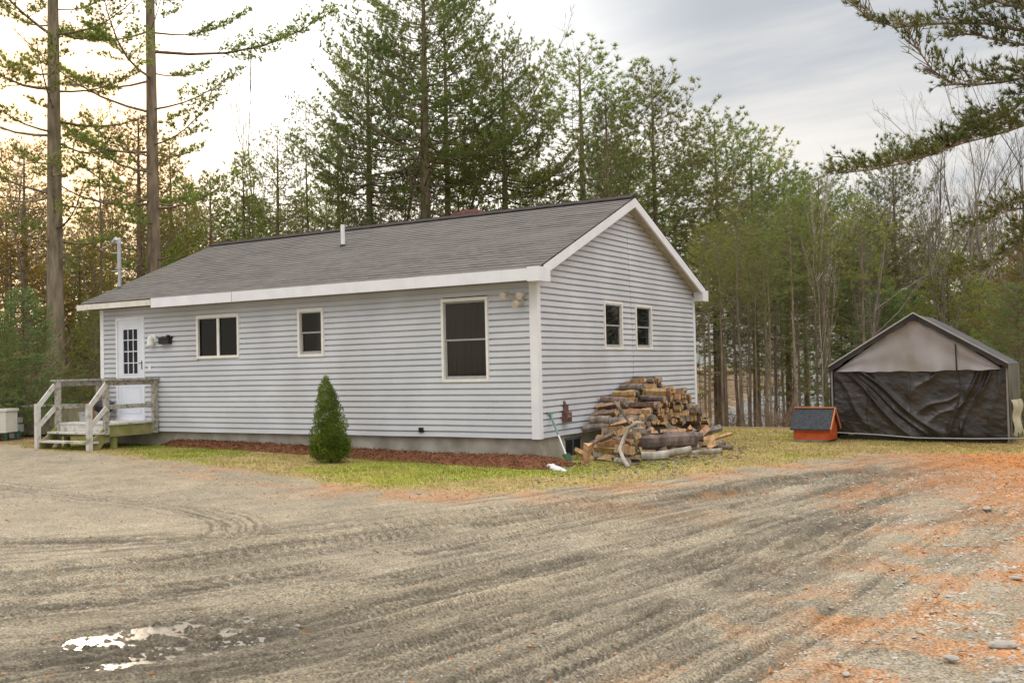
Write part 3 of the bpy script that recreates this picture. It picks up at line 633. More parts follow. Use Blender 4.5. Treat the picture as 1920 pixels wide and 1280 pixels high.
# plywood bin behind the porch
bx, by = -15.2, 1.9; bz = gz(bx, by); ang = math.atan2(RT[1], RT[0])
def local(name, px, depth, label, cat, group=None, rz=ang):
    x, y = at(px, depth); return empty(name, (x, y, gz(x, y)), label, cat, group, rz)
k = local('plywood_bin', 118, 25.0, 'low weathered plywood bin with a pale top board behind the porch steps', 'storage bin')
m = MB()
for i in range(9): m.box((-1.15+i*.255, 0, .03), (-1.15+i*.255+.251, .03, .70-.004*(i % 2)))
m.build('front_panel', MT['tan'], k); m = MB(); m.box((-1.17, -.03, .704), (1.17, .9, .74)); m.build('lid', MT['woodpale'], k)
m = MB(); m.box((-1.15, .031, .03), (-1.12, .88, .70)); m.box((1.11, .031, .03), (1.145, .88, .70)); m.box((-1.11, .85, .03), (1.11, .88, .70)); m.build('side_panel', MT['tan'], k)
k = local('freezer_chest', 2, 23.6, 'white enamel chest with lid standing at the left edge beside the driveway', 'chest')
m = MB(); m.box((-.45, -.25, .18), (.22, .3, .66)); m.build('body', MT['whitebox'], k); m = MB(); m.box((-.47, -.27, .665), (.25, .32, .72)); m.build('lid', MT['whitebox'], k)
for sx in (-.4, .2):
    m = MB(); m.bar((sx, -.2, 0), (sx, -.2, .18), .04, .04, (0, 1, 0)); m.bar((sx, .25, 0), (sx, .25, .18), .04, .04, (0, 1, 0)); m.build('leg', MT['green'], k)
k = local('pump_engine', 30, 24.0, 'small grey engine on a green frame between the white chest and plywood bin', 'engine')
m = MB(); m.box((-.10, -.1, .16), (.10, .15, .34)); m.box((-.08, -.08, .38), (.09, .12, .50)); m.tube([(-.05, -.12, .10), (-.05, .1, .10)], .08, 12); m.build('engine_block', MT['steel'], k)
m = MB(); m.bar((-.14, -.12, 0), (-.14, -.12, .36), .03, .03, (0, 1, 0)); m.bar((.12, -.12, 0), (.12, -.12, .2), .03, .03, (0, 1, 0)); m.bar((-.14, -.12, .16), (.12, -.12, .16), .03, .03); m.build('stand', MT['green'], k)
for px, dep, lab in ((40, 27, 'dark fence post standing in brush behind the small engine'), (62, 27.5, 'stubby dark fence post in brush behind the plywood bin')):
    k = local('fence_post', px, dep, lab, 'post'); m = MB(); m.tube([(0, 0, -.1), (0, 0, 1.15 if px < 50 else 1.0), (0, 0, 1.25 if px < 50 else 1.08)], [.07, .065, .03], 8); m.build('post', MT['logbark'], k); 
    m = MB(); m.tube([(0, 0, 1.18 if px < 50 else 1.02), (0, 0, 1.32 if px < 50 else 1.12)], [.09, .05], 8); m.build('cap', MT['cover'], k)

# ------------------------------------------------------------------ mulch bed
nx, ny = 420, 60; U = np.linspace(-8.9, 1.05, nx); T = np.linspace(0, 1, ny); UU, TT = np.meshgrid(U, T)
wd = np.interp(U, [-8.9, -8.2, -4.5, -2.4, -.4, .3, .75, 1.05], [.05, .42, .72, 1.10, 1.22, 1.28, 1.05, .15])+.12*(fbm(U*1.5, U*0, 7)-.5)
YY = .03-TT*wd[None]; YY = np.where(UU > .0, .02-TT*wd[None]-np.maximum(UU, 0)*.25, YY)
hm = np.interp(U, [-8.9, -8.3, -6, -2, .2, .6, 1.05], [.0, .13, .14, .13, .15, .10, .0])
ZZ = ground_z(UU, YY)-.03+hm[None]*(np.sin(np.clip(TT*1.0+.12, 0, 1)*np.pi)**.55)*1.05+.05*(fbm(UU*9, YY*9, 12)-.45)*np.sin(np.pi*np.clip(TT+.05, 0, 1))+.03*(vn(UU*45, YY*45, 13)-.3)*(TT < .97)
i2 = np.arange(nx*ny).reshape(ny, nx); qq = np.stack([i2[:-1, :-1], i2[1:, :-1], i2[1:, 1:], i2[:-1, 1:]], -1).reshape(-1, 4)
Vm = np.stack([UU, YY, ZZ], -1).reshape(-1, 3); rng = RS(8)
sel = rng.randint(0, nx*ny, 9000); cc = Vm[sel]+rng.normal(0, .008, (9000, 3))+[0, 0, .008]; cc = cc[cc[:, 1] < .0]
Vt, Ft = tufts(cc, rng.normal(0, 1, cc.shape)*[1, 1, .35], rng, 1, .06, .018, .2)
o = mesh_np('mulch', np.concatenate([Vm, Vt]), [qq, Ft+len(Vm)], MT['mulch']); tag(o, 'strip of red-brown bark mulch along the front foundation', 'mulch', kind='stuff')

# ------------------------------------------------------------------ dwarf conical spruce
sx_, sy_ = -3.10, -1.45; sz_ = gz(sx_, sy_)
k = empty('conical_shrub', (sx_, sy_, sz_), 'bright green conical dwarf spruce in front of the siding', 'shrub'); k.scale = (.88, .88, .87)
rng = RS(11); lobes = [(0.03, 0, .30, .36, .30), (-.13, .05, .28, .25, .22), (.15, -.08, .34, .25, .24), (.07, -.15, .50, .22, .22), (-.10, -.08, .52, .23, .24), (.08, .02, .68, .24, .24), (-.04, -.05, .82, .235, .22), (.00, -.02, .98, .225, .22), (-.05, 0, 1.14, .20, .20), (-.06, 0, 1.30, .165, .18), (-.07, 0, 1.42, .115, .14), (-.06, 0, 1.54, .05, .08), (.20, -.02, .22, .22, .17), (-.2, -.06, .20, .18, .15), (.20, -.05, .62, .14, .15), (.27, -.05, .36, .17, .17), (-.25, 0, .33, .15, .16), (-.16, 0, .38, .14, .12)]
cs_, ds_ = [], []
for (lx, ly, lz, r, h) in lobes:
    n = int(5200*(r*h)/.09*.30); d = rng.normal(0, 1, (n, 3)); d /= np.linalg.norm(d, axis=1, keepdims=True)
    jit = 1-.40*rng.rand(n, 1)**2+.70*(fbm(d[:, 0]*4+lz*9, d[:, 1]*4+d[:, 2]*3, 14)[:, None]-.5)
    cs_.append(np.array([lx, ly, lz])+d*[r, r, h]*jit); ds_.append(d+[0, 0, .6])
Vt, Ft = tufts(np.concatenate(cs_), np.concatenate(ds_), rng, 4, .042, .012, .5); mesh_np('foliage', Vt, Ft, MT['spruce'], k)
m = MB(); m.tube([(0, 0, -.1), (0, 0, .2), (0, 0, 1.0)], [.05, .04, .01], 8); m.build('trunk', MT['bark'], k)

# ------------------------------------------------------------------ garage tent
TX0, TX1, TY, TD = 3.20, 6.24, 5.80, 2.0; TE, TP = .99, 1.93; tg = gz(4.7, 5.8)
tent = empty('garage_tent', (4.72, 5.8, tg), 'peaked fabric garage shelter with grey gable panel and creased black front tarp', 'garage tent')
def tp(o, label=None): o.parent = tent; o.location = (-4.72, -5.8, -tg); tag(o, label); return o
TM = (TX0+TX1)/2
# roof cover: arched strip, slightly sagging between ribs
nu, nvv = 40, 26; V = []
def tentprof(t):   # t 0..1 left eave -> right eave
    x = TX0-.03+(TX1-TX0+.06)*t; s = abs(t-.5)*2; z = TE+(TP-TE)*(1-s**1.06)-.0; return x, z+.02
for j in range(nvv):
    y = TY-.10+(TD+.15)*j/(nvv-1)
    for i in range(nu+1):
        x, z = tentprof(i/nu); sag = .035*math.sin(math.pi*((y-TY)/1.0 % 1))*math.sin(math.pi*min(1, 2*abs(i/nu-.5)*1.0)); V.append((x, y, z-sag+.004*math.sin(i*1.7+j)))
ii = np.arange(nvv*(nu+1)).reshape(nvv, nu+1); q = np.stack([ii[:-1, :-1], ii[:-1, 1:], ii[1:, 1:], ii[1:, :-1]], -1).reshape(-1, 4)
tp(mesh_np('roof_cover', np.array(V), q, MT['cover'], smooth=True))
m = MB(); nb = 24
for i in range(nb):   # valance band hanging at the front edge
    x0, z0 = tentprof(i/nb); x1, z1 = tentprof((i+1)/nb); dd = .10+.012*math.sin(i*2.1); m.hexa([(x0, TY-.125, z0-dd), (x1, TY-.125, z1-dd), (x1, TY-.125, z1+.012), (x0, TY-.125, z0+.012)], [(x0, TY-.085, z0-dd), (x1, TY-.085, z1-dd), (x1, TY-.085, z1+.012), (x0, TY-.085, z0+.012)])
tp(m.build('valance', MT['cover']))
m = MB(); m.tube([(TX0-.04, TY-.135, TE+.03), (TM, TY-.135, TP+.045), (TX1+.04, TY-.135, TE+.03)], .018, 6); tp(m.build('roof_edge_pole', MT['pole']))
m = MB(); m.box((TM-.06, TY-.15, TP-.10), (TM+.06, TY-.126, TP+.01)); tp(m.build('peak_clip', MT['black']))
# gable panel
nu, nv = 70, 24; V = []; zt = TE+.0
for j in range(nv+1):
    for i in range(nu+1):
        t = i/nu; x = TX0+.10+(TX1-TX0-.2)*t; top = TE+(TP-TE)*(1-(abs(t-.5)*2)**1.06)-.04; lowz = zt-.085+.007*math.sin(t*19)+.006*math.sin(t*47+1)+.03*abs(t-.5)
        z = lowz+(max(top, lowz+.01)-lowz)*j/nv; w_ = 1-j/nv
        V.append((x, TY-.06-.035*w_**3*(1+.6*math.sin(t*60)+.5*math.sin(t*23))-.012*math.sin(t*9+j*.4)-.008*math.sin((t-.5)*30)*(j/nv), z))
ii = np.arange((nv+1)*(nu+1)).reshape(nv+1, nu+1); q = np.stack([ii[:-1, :-1], ii[:-1, 1:], ii[1:, 1:], ii[1:, :-1]], -1).reshape(-1, 4)
tp(mesh_np('gable_panel', np.array(V), q, MT['tarpgrey'], smooth=True), 'faded mauve-grey gable panel')
m = MB(); m.bar((5.43, TY-.12, TE-.10), (5.42, TY-.10, TE+.40), .022, .02, (0, 1, 0)); tp(m.build('zip_flap', MT['black']))
# front tarp with diagonal folds
nu, nv = 240, 130; u = np.linspace(0, 1, nu+1); v = np.linspace(0, 1, nv+1); Ug, Vg = np.meshgrid(u, v)
Xg = TX0+.03+(TX1-TX0-.06)*Ug; bot = tg+.06+.07*np.sin(Ug*np.pi)*0+.10*(1-sst(0, .5, Ug)); Zg = bot+(TE-.03-bot)*Vg
def fold(x0, y0, x1, y1, w, h, sgn=1):
    dx, dy = x1-x0, y1-y0; Ln = math.hypot(dx, dy); t = ((Ug-x0)*dx+(Vg*.42-y0)*dy)/Ln**2; d = ((Ug-x0)*dy-(Vg*.42-y0)*dx)/Ln+.01*np.sin(t*7)
    ww = w*(.6+.8*np.clip(t, 0, 1)); return sgn*h*np.exp(-np.abs(d/ww)**1.3)*sst(-.1, .12, t)*(1-sst(.88, 1.1, t))
dsp = fold(.06, .42, .46, .0, .014, .06)+fold(.09, .42, .55, .02, .012, .07)+fold(.15, .42, .62, .03, .016, .08)+fold(.10, .42, .50, .04, .02, .05, -1)+fold(.03, .36, .2, .05, .02, .03)
dsp += fold(.86, .42, .66, .0, .016, .07)+fold(.90, .42, .74, .0, .018, .05, -1)+fold(.93, .42, .73, .02, .016, .07)+fold(.97, .40, .90, .02, .02, .04)
dsp += fold(.63, .41, .44, .24, .022, .04)+fold(.78, .22, .56, .10, .02, .05)+fold(.74, .26, .50, .16, .015, .035)+fold(.2, .3, .22, .02, .006, .02)+fold(.465, .41, .47, .02, .005, .018)+fold(.745, .4, .75, .02, .006, .02)
dsp *= 1.0
dsp += .05*(fbm(Ug*6+3*Vg, Vg*3, 17, 4)-.5)+.02*(fbm(Ug*26, Vg*14, 18, 3)-.5)+.012*np.abs(np.sin(Ug*3+Vg*4+6*fbm(Ug*4, Vg*4, 19)))
V = np.stack([Xg, TY-.01-dsp, Zg], -1).reshape(-1, 3)
ii = np.arange((nv+1)*(nu+1)).reshape(nv+1, nu+1); q = np.stack([ii[:-1, :-1], ii[:-1, 1:], ii[1:, 1:], ii[1:, :-1]], -1).reshape(-1, 4)
tp(mesh_np('front_tarp', V, q, MT['tarp'], smooth=True), 'creased black front tarp')
m = MB(); m.tube([(TX0+.02, TY-.10, tg+.15), (TX0+.8, TY-.11, tg+.12), (TM, TY-.10, tg+.07), (TX1-.6, TY-.10, tg+.07), (TX1+.3, TY-.10, tg+.09)], .013, 6); tp(m.build('bottom_pole', MT['pole']))
m = MB(); m.box((TX0+.1, TY+.02, tg-.05), (TX1-.05, TY+.05, tg+.10)); tp(m.build('ground_skirt', MT['black']))
for s, xx in ((0, TX0), (1, TX1)):
    V = []; nv, nu = 16, 60
    for j in range(nv+1):
        for i in range(nu+1):
            y = TY-.08+(TD+.1)*i/nu; w_ = j/nv; V.append((xx+(.02+.035*math.sin(i*.9)*(1-w_)+.02*math.sin(i*.37+j*.2)*(1-w_))*(1 if s else -1), y, tg+.02+(TE-tg)*w_))
    ii = np.arange((nv+1)*(nu+1)).reshape(nv+1, nu+1); q = np.stack([ii[:-1, :-1], ii[:-1, 1:], ii[1:, 1:], ii[1:, :-1]], -1).reshape(-1, 4)
    if not s: q = q[:, ::-1]
    tp(mesh_np('side_panel', np.array(V), q, MT['side'] if s else MT['cover'], smooth=True), 'faded olive side panel' if s else None)
m = MB(); m.face([(TX0, TY+TD, tg), (TX1, TY+TD, tg), (TX1, TY+TD, TE), (TM, TY+TD, TP), (TX0, TY+TD, TE)]); tp(m.build('rear_panel', MT['cover']))
for x in (TX0, TX1):
    for y in (TY-.05, TY+TD):
        m = MB(); m.tube([(x, y, tg-.05), (x, y, TE)], .022, 8); tp(m.build('leg', MT['pole']))
# loose pale cloth hanging by the right corner
m = MB()
V = []; 
for j in range(13):
    for i in range(15):
        u_ = i/14; z = tg+.14+.62*j/12; wv = .03*math.sin(i*1.7+j*.3); V.append((TX1+.06+u_*.10+.02*math.sin(j*.8), TY-.02+u_*.5+wv*.3, z+.04*math.sin(i*1.1)*(j < 2))); V[-1] = (V[-1][0]+wv*.7, V[-1][1], V[-1][2])
ii = np.arange(13*15).reshape(13, 15); q = np.stack([ii[:-1, :-1], ii[:-1, 1:], ii[1:, 1:], ii[1:, :-1]], -1).reshape(-1, 4)
tp(mesh_np('loose_flap', np.array(V), q, mat('pale_flap', (.40, .37, .27), (.52, .48, .37), 5, .8), smooth=True), 'pale torn flap at the right corner')

# ------------------------------------------------------------------ dog house
dgx, dgy = 2.66, 4.98; dz_ = gz(dgx, dgy)
dg = empty('dog_house', (dgx, dgy, dz_), 'small orange-red dog house with dark pitched roof left of the garage tent', 'dog house', rz=-.02)
m = MB(); W2, D2, Hh, RH = .66, .55, .30, .60
m.box((0, 0, .04), (W2, .02, Hh)); m.box((0, D2-.02, .04), (W2, D2, Hh))
for x in (0, W2-.02): m.hexa([(x, .021, .04), (x, D2-.021, .04), (x, D2-.021, Hh), (x, D2/2, RH-.03), (x, .021, Hh)], [(x+.02, .021, .04), (x+.02, D2-.021, .04), (x+.02, D2-.021, Hh), (x+.02, D2/2, RH-.03), (x+.02, .021, Hh)])
for z in (.11, .18, .25): m.box((.0, -.004, z), (W2, -.0005, z+.058))
m.build('body', MT['red'], dg)
m = MB(); m.box((.02, -.03, -.02), (W2-.02, .02, .045)); m.box((.02, D2-.02, -.02), (W2-.02, D2+.02, .035)); m.build('skid', MT['logold'], dg)
m = MB(); s = (RH-Hh)/(D2/2)
m.hexa([(-.05, -.07, Hh-.07*s), (W2+.04, -.07, Hh-.07*s), (W2+.04, D2/2, RH), (-.05, D2/2, RH)], [(-.05, -.07, Hh-.07*s+.025), (W2+.04, -.07, Hh-.07*s+.025), (W2+.04, D2/2, RH+.025), (-.05, D2/2, RH+.025)])
m.hexa([(-.05, D2/2, RH), (W2+.04, D2/2, RH), (W2+.04, D2+.07, Hh-.07*s), (-.05, D2+.07, Hh-.07*s)], [(-.05, D2/2, RH+.025), (W2+.04, D2/2, RH+.025), (W2+.04, D2+.07, Hh-.07*s+.025), (-.05, D2+.07, Hh-.07*s+.025)]); m.build('roof', MT['slate'], dg)
m = MB(); m.box((-.055, D2/2-.03, RH+.018), (W2+.045, D2/2+.03, RH+.042))
m.bar((W2+.052, -.075, Hh-.07*s+.005), (W2+.052, D2/2, RH+.01), .02, .045, (0, 0, 1)); m.bar((W2+.052, D2/2, RH+.01), (W2+.052, D2+.07, Hh-.07*s+.005), .02, .045, (0, 0, 1)); m.build('trim', mat('orange_trim', (.55, .19, .08), None, 9, .6), dg)

# ------------------------------------------------------------------ leaning shovel, bag
k = empty('shovel', (.44, .10, gz(.44, .1)), 'long-handled tool with a teal grip leaning on the house corner', 'tool')
m = MB(); A = Vector((0, 0, .10)); B = Vector((-.40, .22, .74)); mid = A.lerp(B, .5); m.tube([A, mid], .013, 8); m.build('shaft', MT['pipe'], k)
m = MB(); m.tube([mid, B], .018, 8); m.bar(B+Vector((-.0, -.09, .015)), B+Vector((0, .09, .02)), .03, .03); m.build('grip', MT['teal'], k)
m = MB(); m.hexa([(-.02, -.10, .12), (-.02, .10, .12), (.05, .09, .0), (.05, -.09, .0)], [(0, -.10, .135), (0, .10, .135), (.08, .09, .0), (.08, -.09, .0)]); m.build('blade', MT['green'], k)
V = []; rng = RS(2)
for j in range(12):
    for i in range(26):
        u_ = i/25; w_ = j/11; x = .40+u_*.78; y = -.55-.60*u_-.20*w_*(1-.5*u_); V.append((x, y, gz(x, y)+.005+(.085-.05*u_)*math.sin(math.pi*w_)*(math.sin(math.pi*min(1, u_+.08))**.5)*(1+.5*(float(vn(u_*9, w_*4, 5))-.5))))
ii = np.arange(12*26).reshape(12, 26); q = np.stack([ii[:-1, :-1], ii[1:, :-1], ii[1:, 1:], ii[:-1, 1:]], -1).reshape(-1, 4)
tag(mesh_np('plastic_bag', np.array(V), q, MT['bag'], smooth=True), 'crumpled white plastic bag on the ground by the mulch end', 'bag')

# ------------------------------------------------------------------ firewood
def log_mesh(kind, seed):
    rng = RS(seed); m = MB(); L2 = .5
    if kind == 'split':
        k = rng.choice([3, 4, 5]); ang_ = np.sort(rng.uniform(0, 2*np.pi, k)) if k > 3 else np.array([0.2, 2.2, 4.3])+rng.normal(0, .25, 3)
        ang_ = np.linspace(0, 2*np.pi, k, endpoint=False)+rng.normal(0, .25, k); r = rng.uniform(.75, 1.15, k)
        prof = np.stack([np.cos(ang_)*r, np.sin(ang_)*r], 1)
    else:
        k = 10; ang_ = np.linspace(0, 2*np.pi, k, endpoint=False); r = rng.uniform(.9, 1.08, k); prof = np.stack([np.cos(ang_)*r, np.sin(ang_)*r], 1)
    n = 5; rings = []
    for j in range(n):
        t = j/(n-1); off = rng.normal(0, .05, 2); s = 1+rng.normal(0, .04); ring = [( (t-.5)*2*L2+(rng.normal(0, .012) if j in (0, n-1) else 0), (p[0]*s+off[0])*.06, (p[1]*s+off[1])*.06) for p in prof]; rings.append(ring)
    k = len(prof); base = len(m.v)
    for ring in rings: m.v += ring
    barkside = rng.randint(0, k)
    for j in range(n-1):
        for i in range(k):
            i2 = (i+1) % k; m.f.append([base+j*k+i, base+j*k+i2, base+(j+1)*k+i2, base+(j+1)*k+i])
            m.m.append(0 if (kind != 'split' or i == barkside) else 1)
    m.f.append([base+i for i in range(k)]); m.m.append(2); m.f.append([base+(n-1)*k+i for i in range(k)][::-1]); m.m.append(2)
    return m
def log_proto(kind, seed, mats):
    o = log_mesh(kind, seed).build('firewood_log', mats); C.objects.unlink(o); return o
SP = [log_proto('split', 100+i, [MT['logbark'], MT['logwood'], MT['logend']]) for i in range(7)]
RD = [log_proto('round', 200+i, [MT['logbark'], MT['logwood'], MT['logend']]) for i in range(3)]
OLD = [log_proto('split' if i % 2 else 'round', 300+i, [MT['logold'], MT['logold'], MT['logold']]) for i in range(4)]
nlog = 0
def put_log(pr, p, d, ln=.42, th=1.0, roll=0, label=None, group=None, cat='log', name='firewood_log'):
    global nlog
    o = pr.copy(); o.name = name; d = Vector(d).normalized(); q_ = d.to_track_quat('X', 'Z'); o.rotation_mode = 'QUATERNION'; o.rotation_quaternion = q_ @ Matrix.Rotation(roll, 3, 'X').to_quaternion()
    o.scale = (ln, th, th); o.location = p; C.objects.link(o); tag(o, label, cat, group); nlog += 1; return o
rng = RS(21)
G1 = ('split firewood log in the tall stack against the gable siding', 'firewood in the tall stack')
# main stack: axis X, ends facing +X, y 1.15..4.9
def stack_h(y): return np.interp(y, [1.0, 1.35, 1.9, 2.6, 3.1, 3.7, 4.0, 4.4, 5.0, 5.6], [.12, .45, .78, .98, 1.16, 1.24, 1.06, .84, .50, .10])
for row, (x0, sc) in enumerate(((.30, 1.0), (.74, .86))):
    z = .0; lay = 0
    while z < 1.3:
        y = 1.1+.05*(lay % 2)
        while y < 5.55:
            if z < stack_h(y)*sc+rng.uniform(-.05, .03) and (row == 1 or z > 0):
                th_ = rng.uniform(.88, 1.22)
                buried = row == 0 and z < stack_h(y)*.86-.11
                if not buried and not (z < .33 and 1.4 < y < 4.7) and not (row == 0 and z < .5 and y < 1.5): 
                    pr = SP[rng.randint(len(SP))] if rng.rand() > .30 else (OLD[rng.randint(4)] if rng.rand() > .4 else RD[rng.randint(3)])
                    g = gz(x0, y); put_log(pr, (x0+rng.normal(0, .03), y+rng.normal(0, .008), g+.06+z+rng.normal(0, .006)), (1, rng.normal(0, .22), rng.normal(0, .11)), rng.uniform(.34, .50), th_, rng.rand()*6.28, *G1)
            y += rng.uniform(.118, .142)
        z += .106; lay += 1
# side-lying front corner stack: logs seen side on
G2 = ('split log lying in the loose heap at the left foot of the woodpile', 'firewood heaped at the left foot of the pile')
def heap(px, py, depth_y, dirv, ln, th_, pr, G, **kw):
    """place at image-derived ground spot x,y (world)"""
    put_log(pr, (px, py, gz(px, py)+depth_y), dirv, ln, th_, rng.rand()*6.28, *G, **kw)
for z, row in enumerate(([(.62, .55), (1.05, .30), (1.42, .05), (.72, .95), (1.2, .75)], [(.70, .62), (1.12, .34), (1.40, .12), (1.0, .85)], [(.78, .72), (1.18, .42), (.95, 1.0)], [(.85, .95), (1.15, .7)], [(.85, 1.25)])):
    for (x, y) in row:
        for k_ in range(2):
            heap(x+rng.normal(0, .04)+.02*k_, y+k_*.16+rng.normal(0, .03), .07+z*.125+rng.normal(0, .012), (1, rng.normal(-.1, .45), rng.normal(0, .16)), rng.uniform(.34, .50), rng.uniform(.95, 1.4), SP[rng.randint(7)] if rng.rand() > .22 else OLD[rng.randint(4)], G2)
G3 = ('log among the scattered wood along the front of the woodpile', 'scattered logs in front of the woodpile')
for i in range(20):
    t = rng.rand(); x = np.interp(t, [0, .4, 1], [1.42, 1.5, 1.75])+rng.normal(0, .12); y = np.interp(t, [0, .4, 1], [-.25, 1.2, 3.6])+rng.normal(0, .2)
    heap(x, y, .05+abs(rng.normal(0, .05)), (rng.normal(0, .7), rng.normal(.6, .6), rng.normal(0, .12)), rng.uniform(.25, .42), rng.uniform(.6, 1.05), (OLD[rng.randint(4)] if rng.rand() > .6 else SP[rng.randint(7)]), G3)
for i in range(24):
    t = rng.rand(); x = 1.15+rng.normal(0, .13)+.15*t; y = .9+t*3.6; zz = .10+.34*rng.rand()*(1-.45*t)
    heap(x, y, zz, (rng.normal(.2, .5), rng.normal(.8, .4), rng.normal(0, .2)), rng.uniform(.3, .46), rng.uniform(.7, 1.15), (OLD[rng.randint(4)] if rng.rand() > .55 else SP[rng.randint(7)]), G3)
put_log(RD[0], (1.45, 1.75, gz(1.4, 1.8)+.23), (.75, .66, .02), 1.0, 2.0, 0, 'thick dark round log lying across the middle of the woodpile front', None)
put_log(RD[1], (1.42, 2.55, gz(1.4, 2.5)+.25), (.8, .55, -.05), .7, 1.4, 1, 'long brown round log resting right of the thickest log', None)
wb = [MT['whitebark'], MT['logwood'], MT['logend']]
pb = log_proto('round', 400, wb)
put_log(pb, (1.72, .62, gz(1.7, .5)+.09), (.9, .38, .02), .42, 1.15, 0, 'pale birch log on the grass in front of the dark round log', None)
put_log(pb, (1.90, 1.15, gz(1.9, 1)+.11), (.85, .5, .15), .40, 1.0, 1, 'whitish birch log propped among the scattered wood', None)
put_log(OLD[0], (2.05, 1.95, gz(2., 1.9)+.05), (.85, .5, .06), .55, .75, 1, 'grey weathered log lying nearest the driveway', None)
put_log(RD[2], (1.75, 3.0, gz(1.7, 3)+.10), (.95, .3, 0), .55, 1.0, 1, 'dark log with pale top at the right end of the woodpile', None)
put_log(RD[1], (2.0, 2.95, gz(2.0, 2.95)+.04), (.95, -.2, 0), .45, .7, 1, 'low dark log lying farthest right of the woodpile on the grass', None)
put_log(SP[2], (1.02, -.32, gz(1, -.3)+.15), (.28, -.25, .9), .42, 1.25, .5, 'split log standing upright at the front of the left heap', None)
m = MB(); g = gz(1.5, -.3)
m.tube([(1.78, -.50, g+.03), (1.62, -.30, g+.10), (1.46, -.10, g+.24), (1.48, .02, g+.40), (1.56, .05, g+.56), (1.66, .10, g+.64), (1.76, .15, g+.62)], [.034, .032, .03, .03, .028, .026, .02], 8)
tag(m.build('branch', MT['whitebark'], None, smooth=True), 'bent pale grey branch hooked over the front of the woodpile', 'branch')
m = MB(); g = gz(1.3, 0); m.tube([(1.25, .2, g+.95), (1.40, .15, g+.80), (1.62, .05, g+.55), (1.7, 0, g+.2)], [.022, .022, .02, .015], 6)
tag(m.build('branch', MT['logbark'], None, smooth=True), 'thin dark branch slanting down across the woodpile front', 'branch')
# bark and chips round the pile
cc = np.stack([rng.normal(1.7, .55, 900), rng.normal(.9, 1.3, 900)], 1); zz = ground_z(cc[:, 0], cc[:, 1])+.03
Vt, Ft = tufts(np.c_[cc, zz], rng.normal(0, 1, (900, 3))*[1, 1, .2], rng, 1, .09, .03, .1); tag(mesh_np('wood_chips', Vt, Ft, MT['logold']), 'bark chips and splinters strewn around the woodpile', 'wood chips', kind='stuff')

# ------------------------------------------------------------------ grass, pebbles, leaves
rng = RS(31)
def blades(n, hh, ww, pts, bend=.5):
    x, y, z = pts; h = hh*rng.uniform(.5, 1.2, n); a_ = rng.rand(n)*6.283; dx, dy = np.cos(a_)*ww/2, np.sin(a_)*ww/2; bx_, by_ = rng.normal(0, bend, n)*h, rng.normal(0, bend, n)*h
    V = np.stack([np.stack([x-dx, y-dy, z-.005], 1), np.stack([x+dx, y+dy, z-.005], 1), np.stack([x+bx_, y+by_, z+h], 1)], 1).reshape(-1, 3); return V, np.arange(n*3).reshape(-1, 3)
flat = np.where((lawn_s.ravel() > .45) & (fo[..., 0].ravel() < .5) & (RR.ravel() < 34))[0]
cell = (RR**2).ravel()[flat]; dryf = dry[..., 0].ravel()[flat]; pr_ = cell*(1-.5*dryf); pr_ /= pr_.sum()
pick = rng.choice(flat, 150000, p=pr_); px_ = VV[pick]+np.c_[rng.normal(0, .02, (150000, 2)), np.zeros(150000)]
keep = ~((px_[:, 0] > -L_) & (px_[:, 0] < 0) & (px_[:, 1] > 0)); px_ = px_[keep]
V, Fq = blades(len(px_), .038, .009, px_.T); tag(mesh_np('grass', V, Fq, MT['grassblade']), 'short patchy grass around the house', 'grass', kind='stuff')
# pebbles
def pebbles(pos, size, name, m, label, cat):
    n = len(pos); base = np.array([(1, 0, 0), (0, 1, 0), (-1, 0, 0), (0, -1, 0), (0, 0, 1)], float); a_ = rng.rand(n)*6.28
    R_ = np.zeros((n, 3, 3)); R_[:, 0, 0] = np.cos(a_); R_[:, 0, 1] = -np.sin(a_); R_[:, 1, 0] = np.sin(a_); R_[:, 1, 1] = np.cos(a_); R_[:, 2, 2] = 1
    sc = size[:, None]*np.stack([rng.uniform(.8, 1.3, n), rng.uniform(.6, 1, n), rng.uniform(.35, .6, n)], 1); b5 = base[None]*sc[:, None]*rng.uniform(.8, 1.2, (n, 5, 1))
    V = np.einsum('nij,nkj->nki', R_, b5)+pos[:, None]; f_ = np.array([(0, 1, 4), (1, 2, 4), (2, 3, 4), (3, 0, 4)]); Fc = (np.arange(n)[:, None, None]*5+f_[None]).reshape(-1, 3)
    return tag(mesh_np(name, V.reshape(-1, 3), Fc, m, smooth=False), label, cat, kind='stuff')
fl = np.where((lawn_s.ravel() < .3) & (RR.ravel() < 15) & (fo[..., 0].ravel() < .5))[0]
wq = (RR**1.2*(.25+sst(3, 8, GX+.4*(GY+9))*1.3)*(1-.7*np.clip(tk, 0, 1))).ravel()[fl]; wq /= wq.sum()
pk = rng.choice(fl, 26000, p=wq); pebbles(VV[pk]+np.c_[rng.normal(0, .02, (26000, 2)), np.zeros(26000)], (.0045+.008*rng.rand(26000)**3)*(1+.9*sst(5.5, 8, VV[pk][:, 0]+.3*(VV[pk][:, 1]+9))), 'gravel', MT['stone'], 'loose grey gravel scattered over the driveway', 'gravel')
pos = []
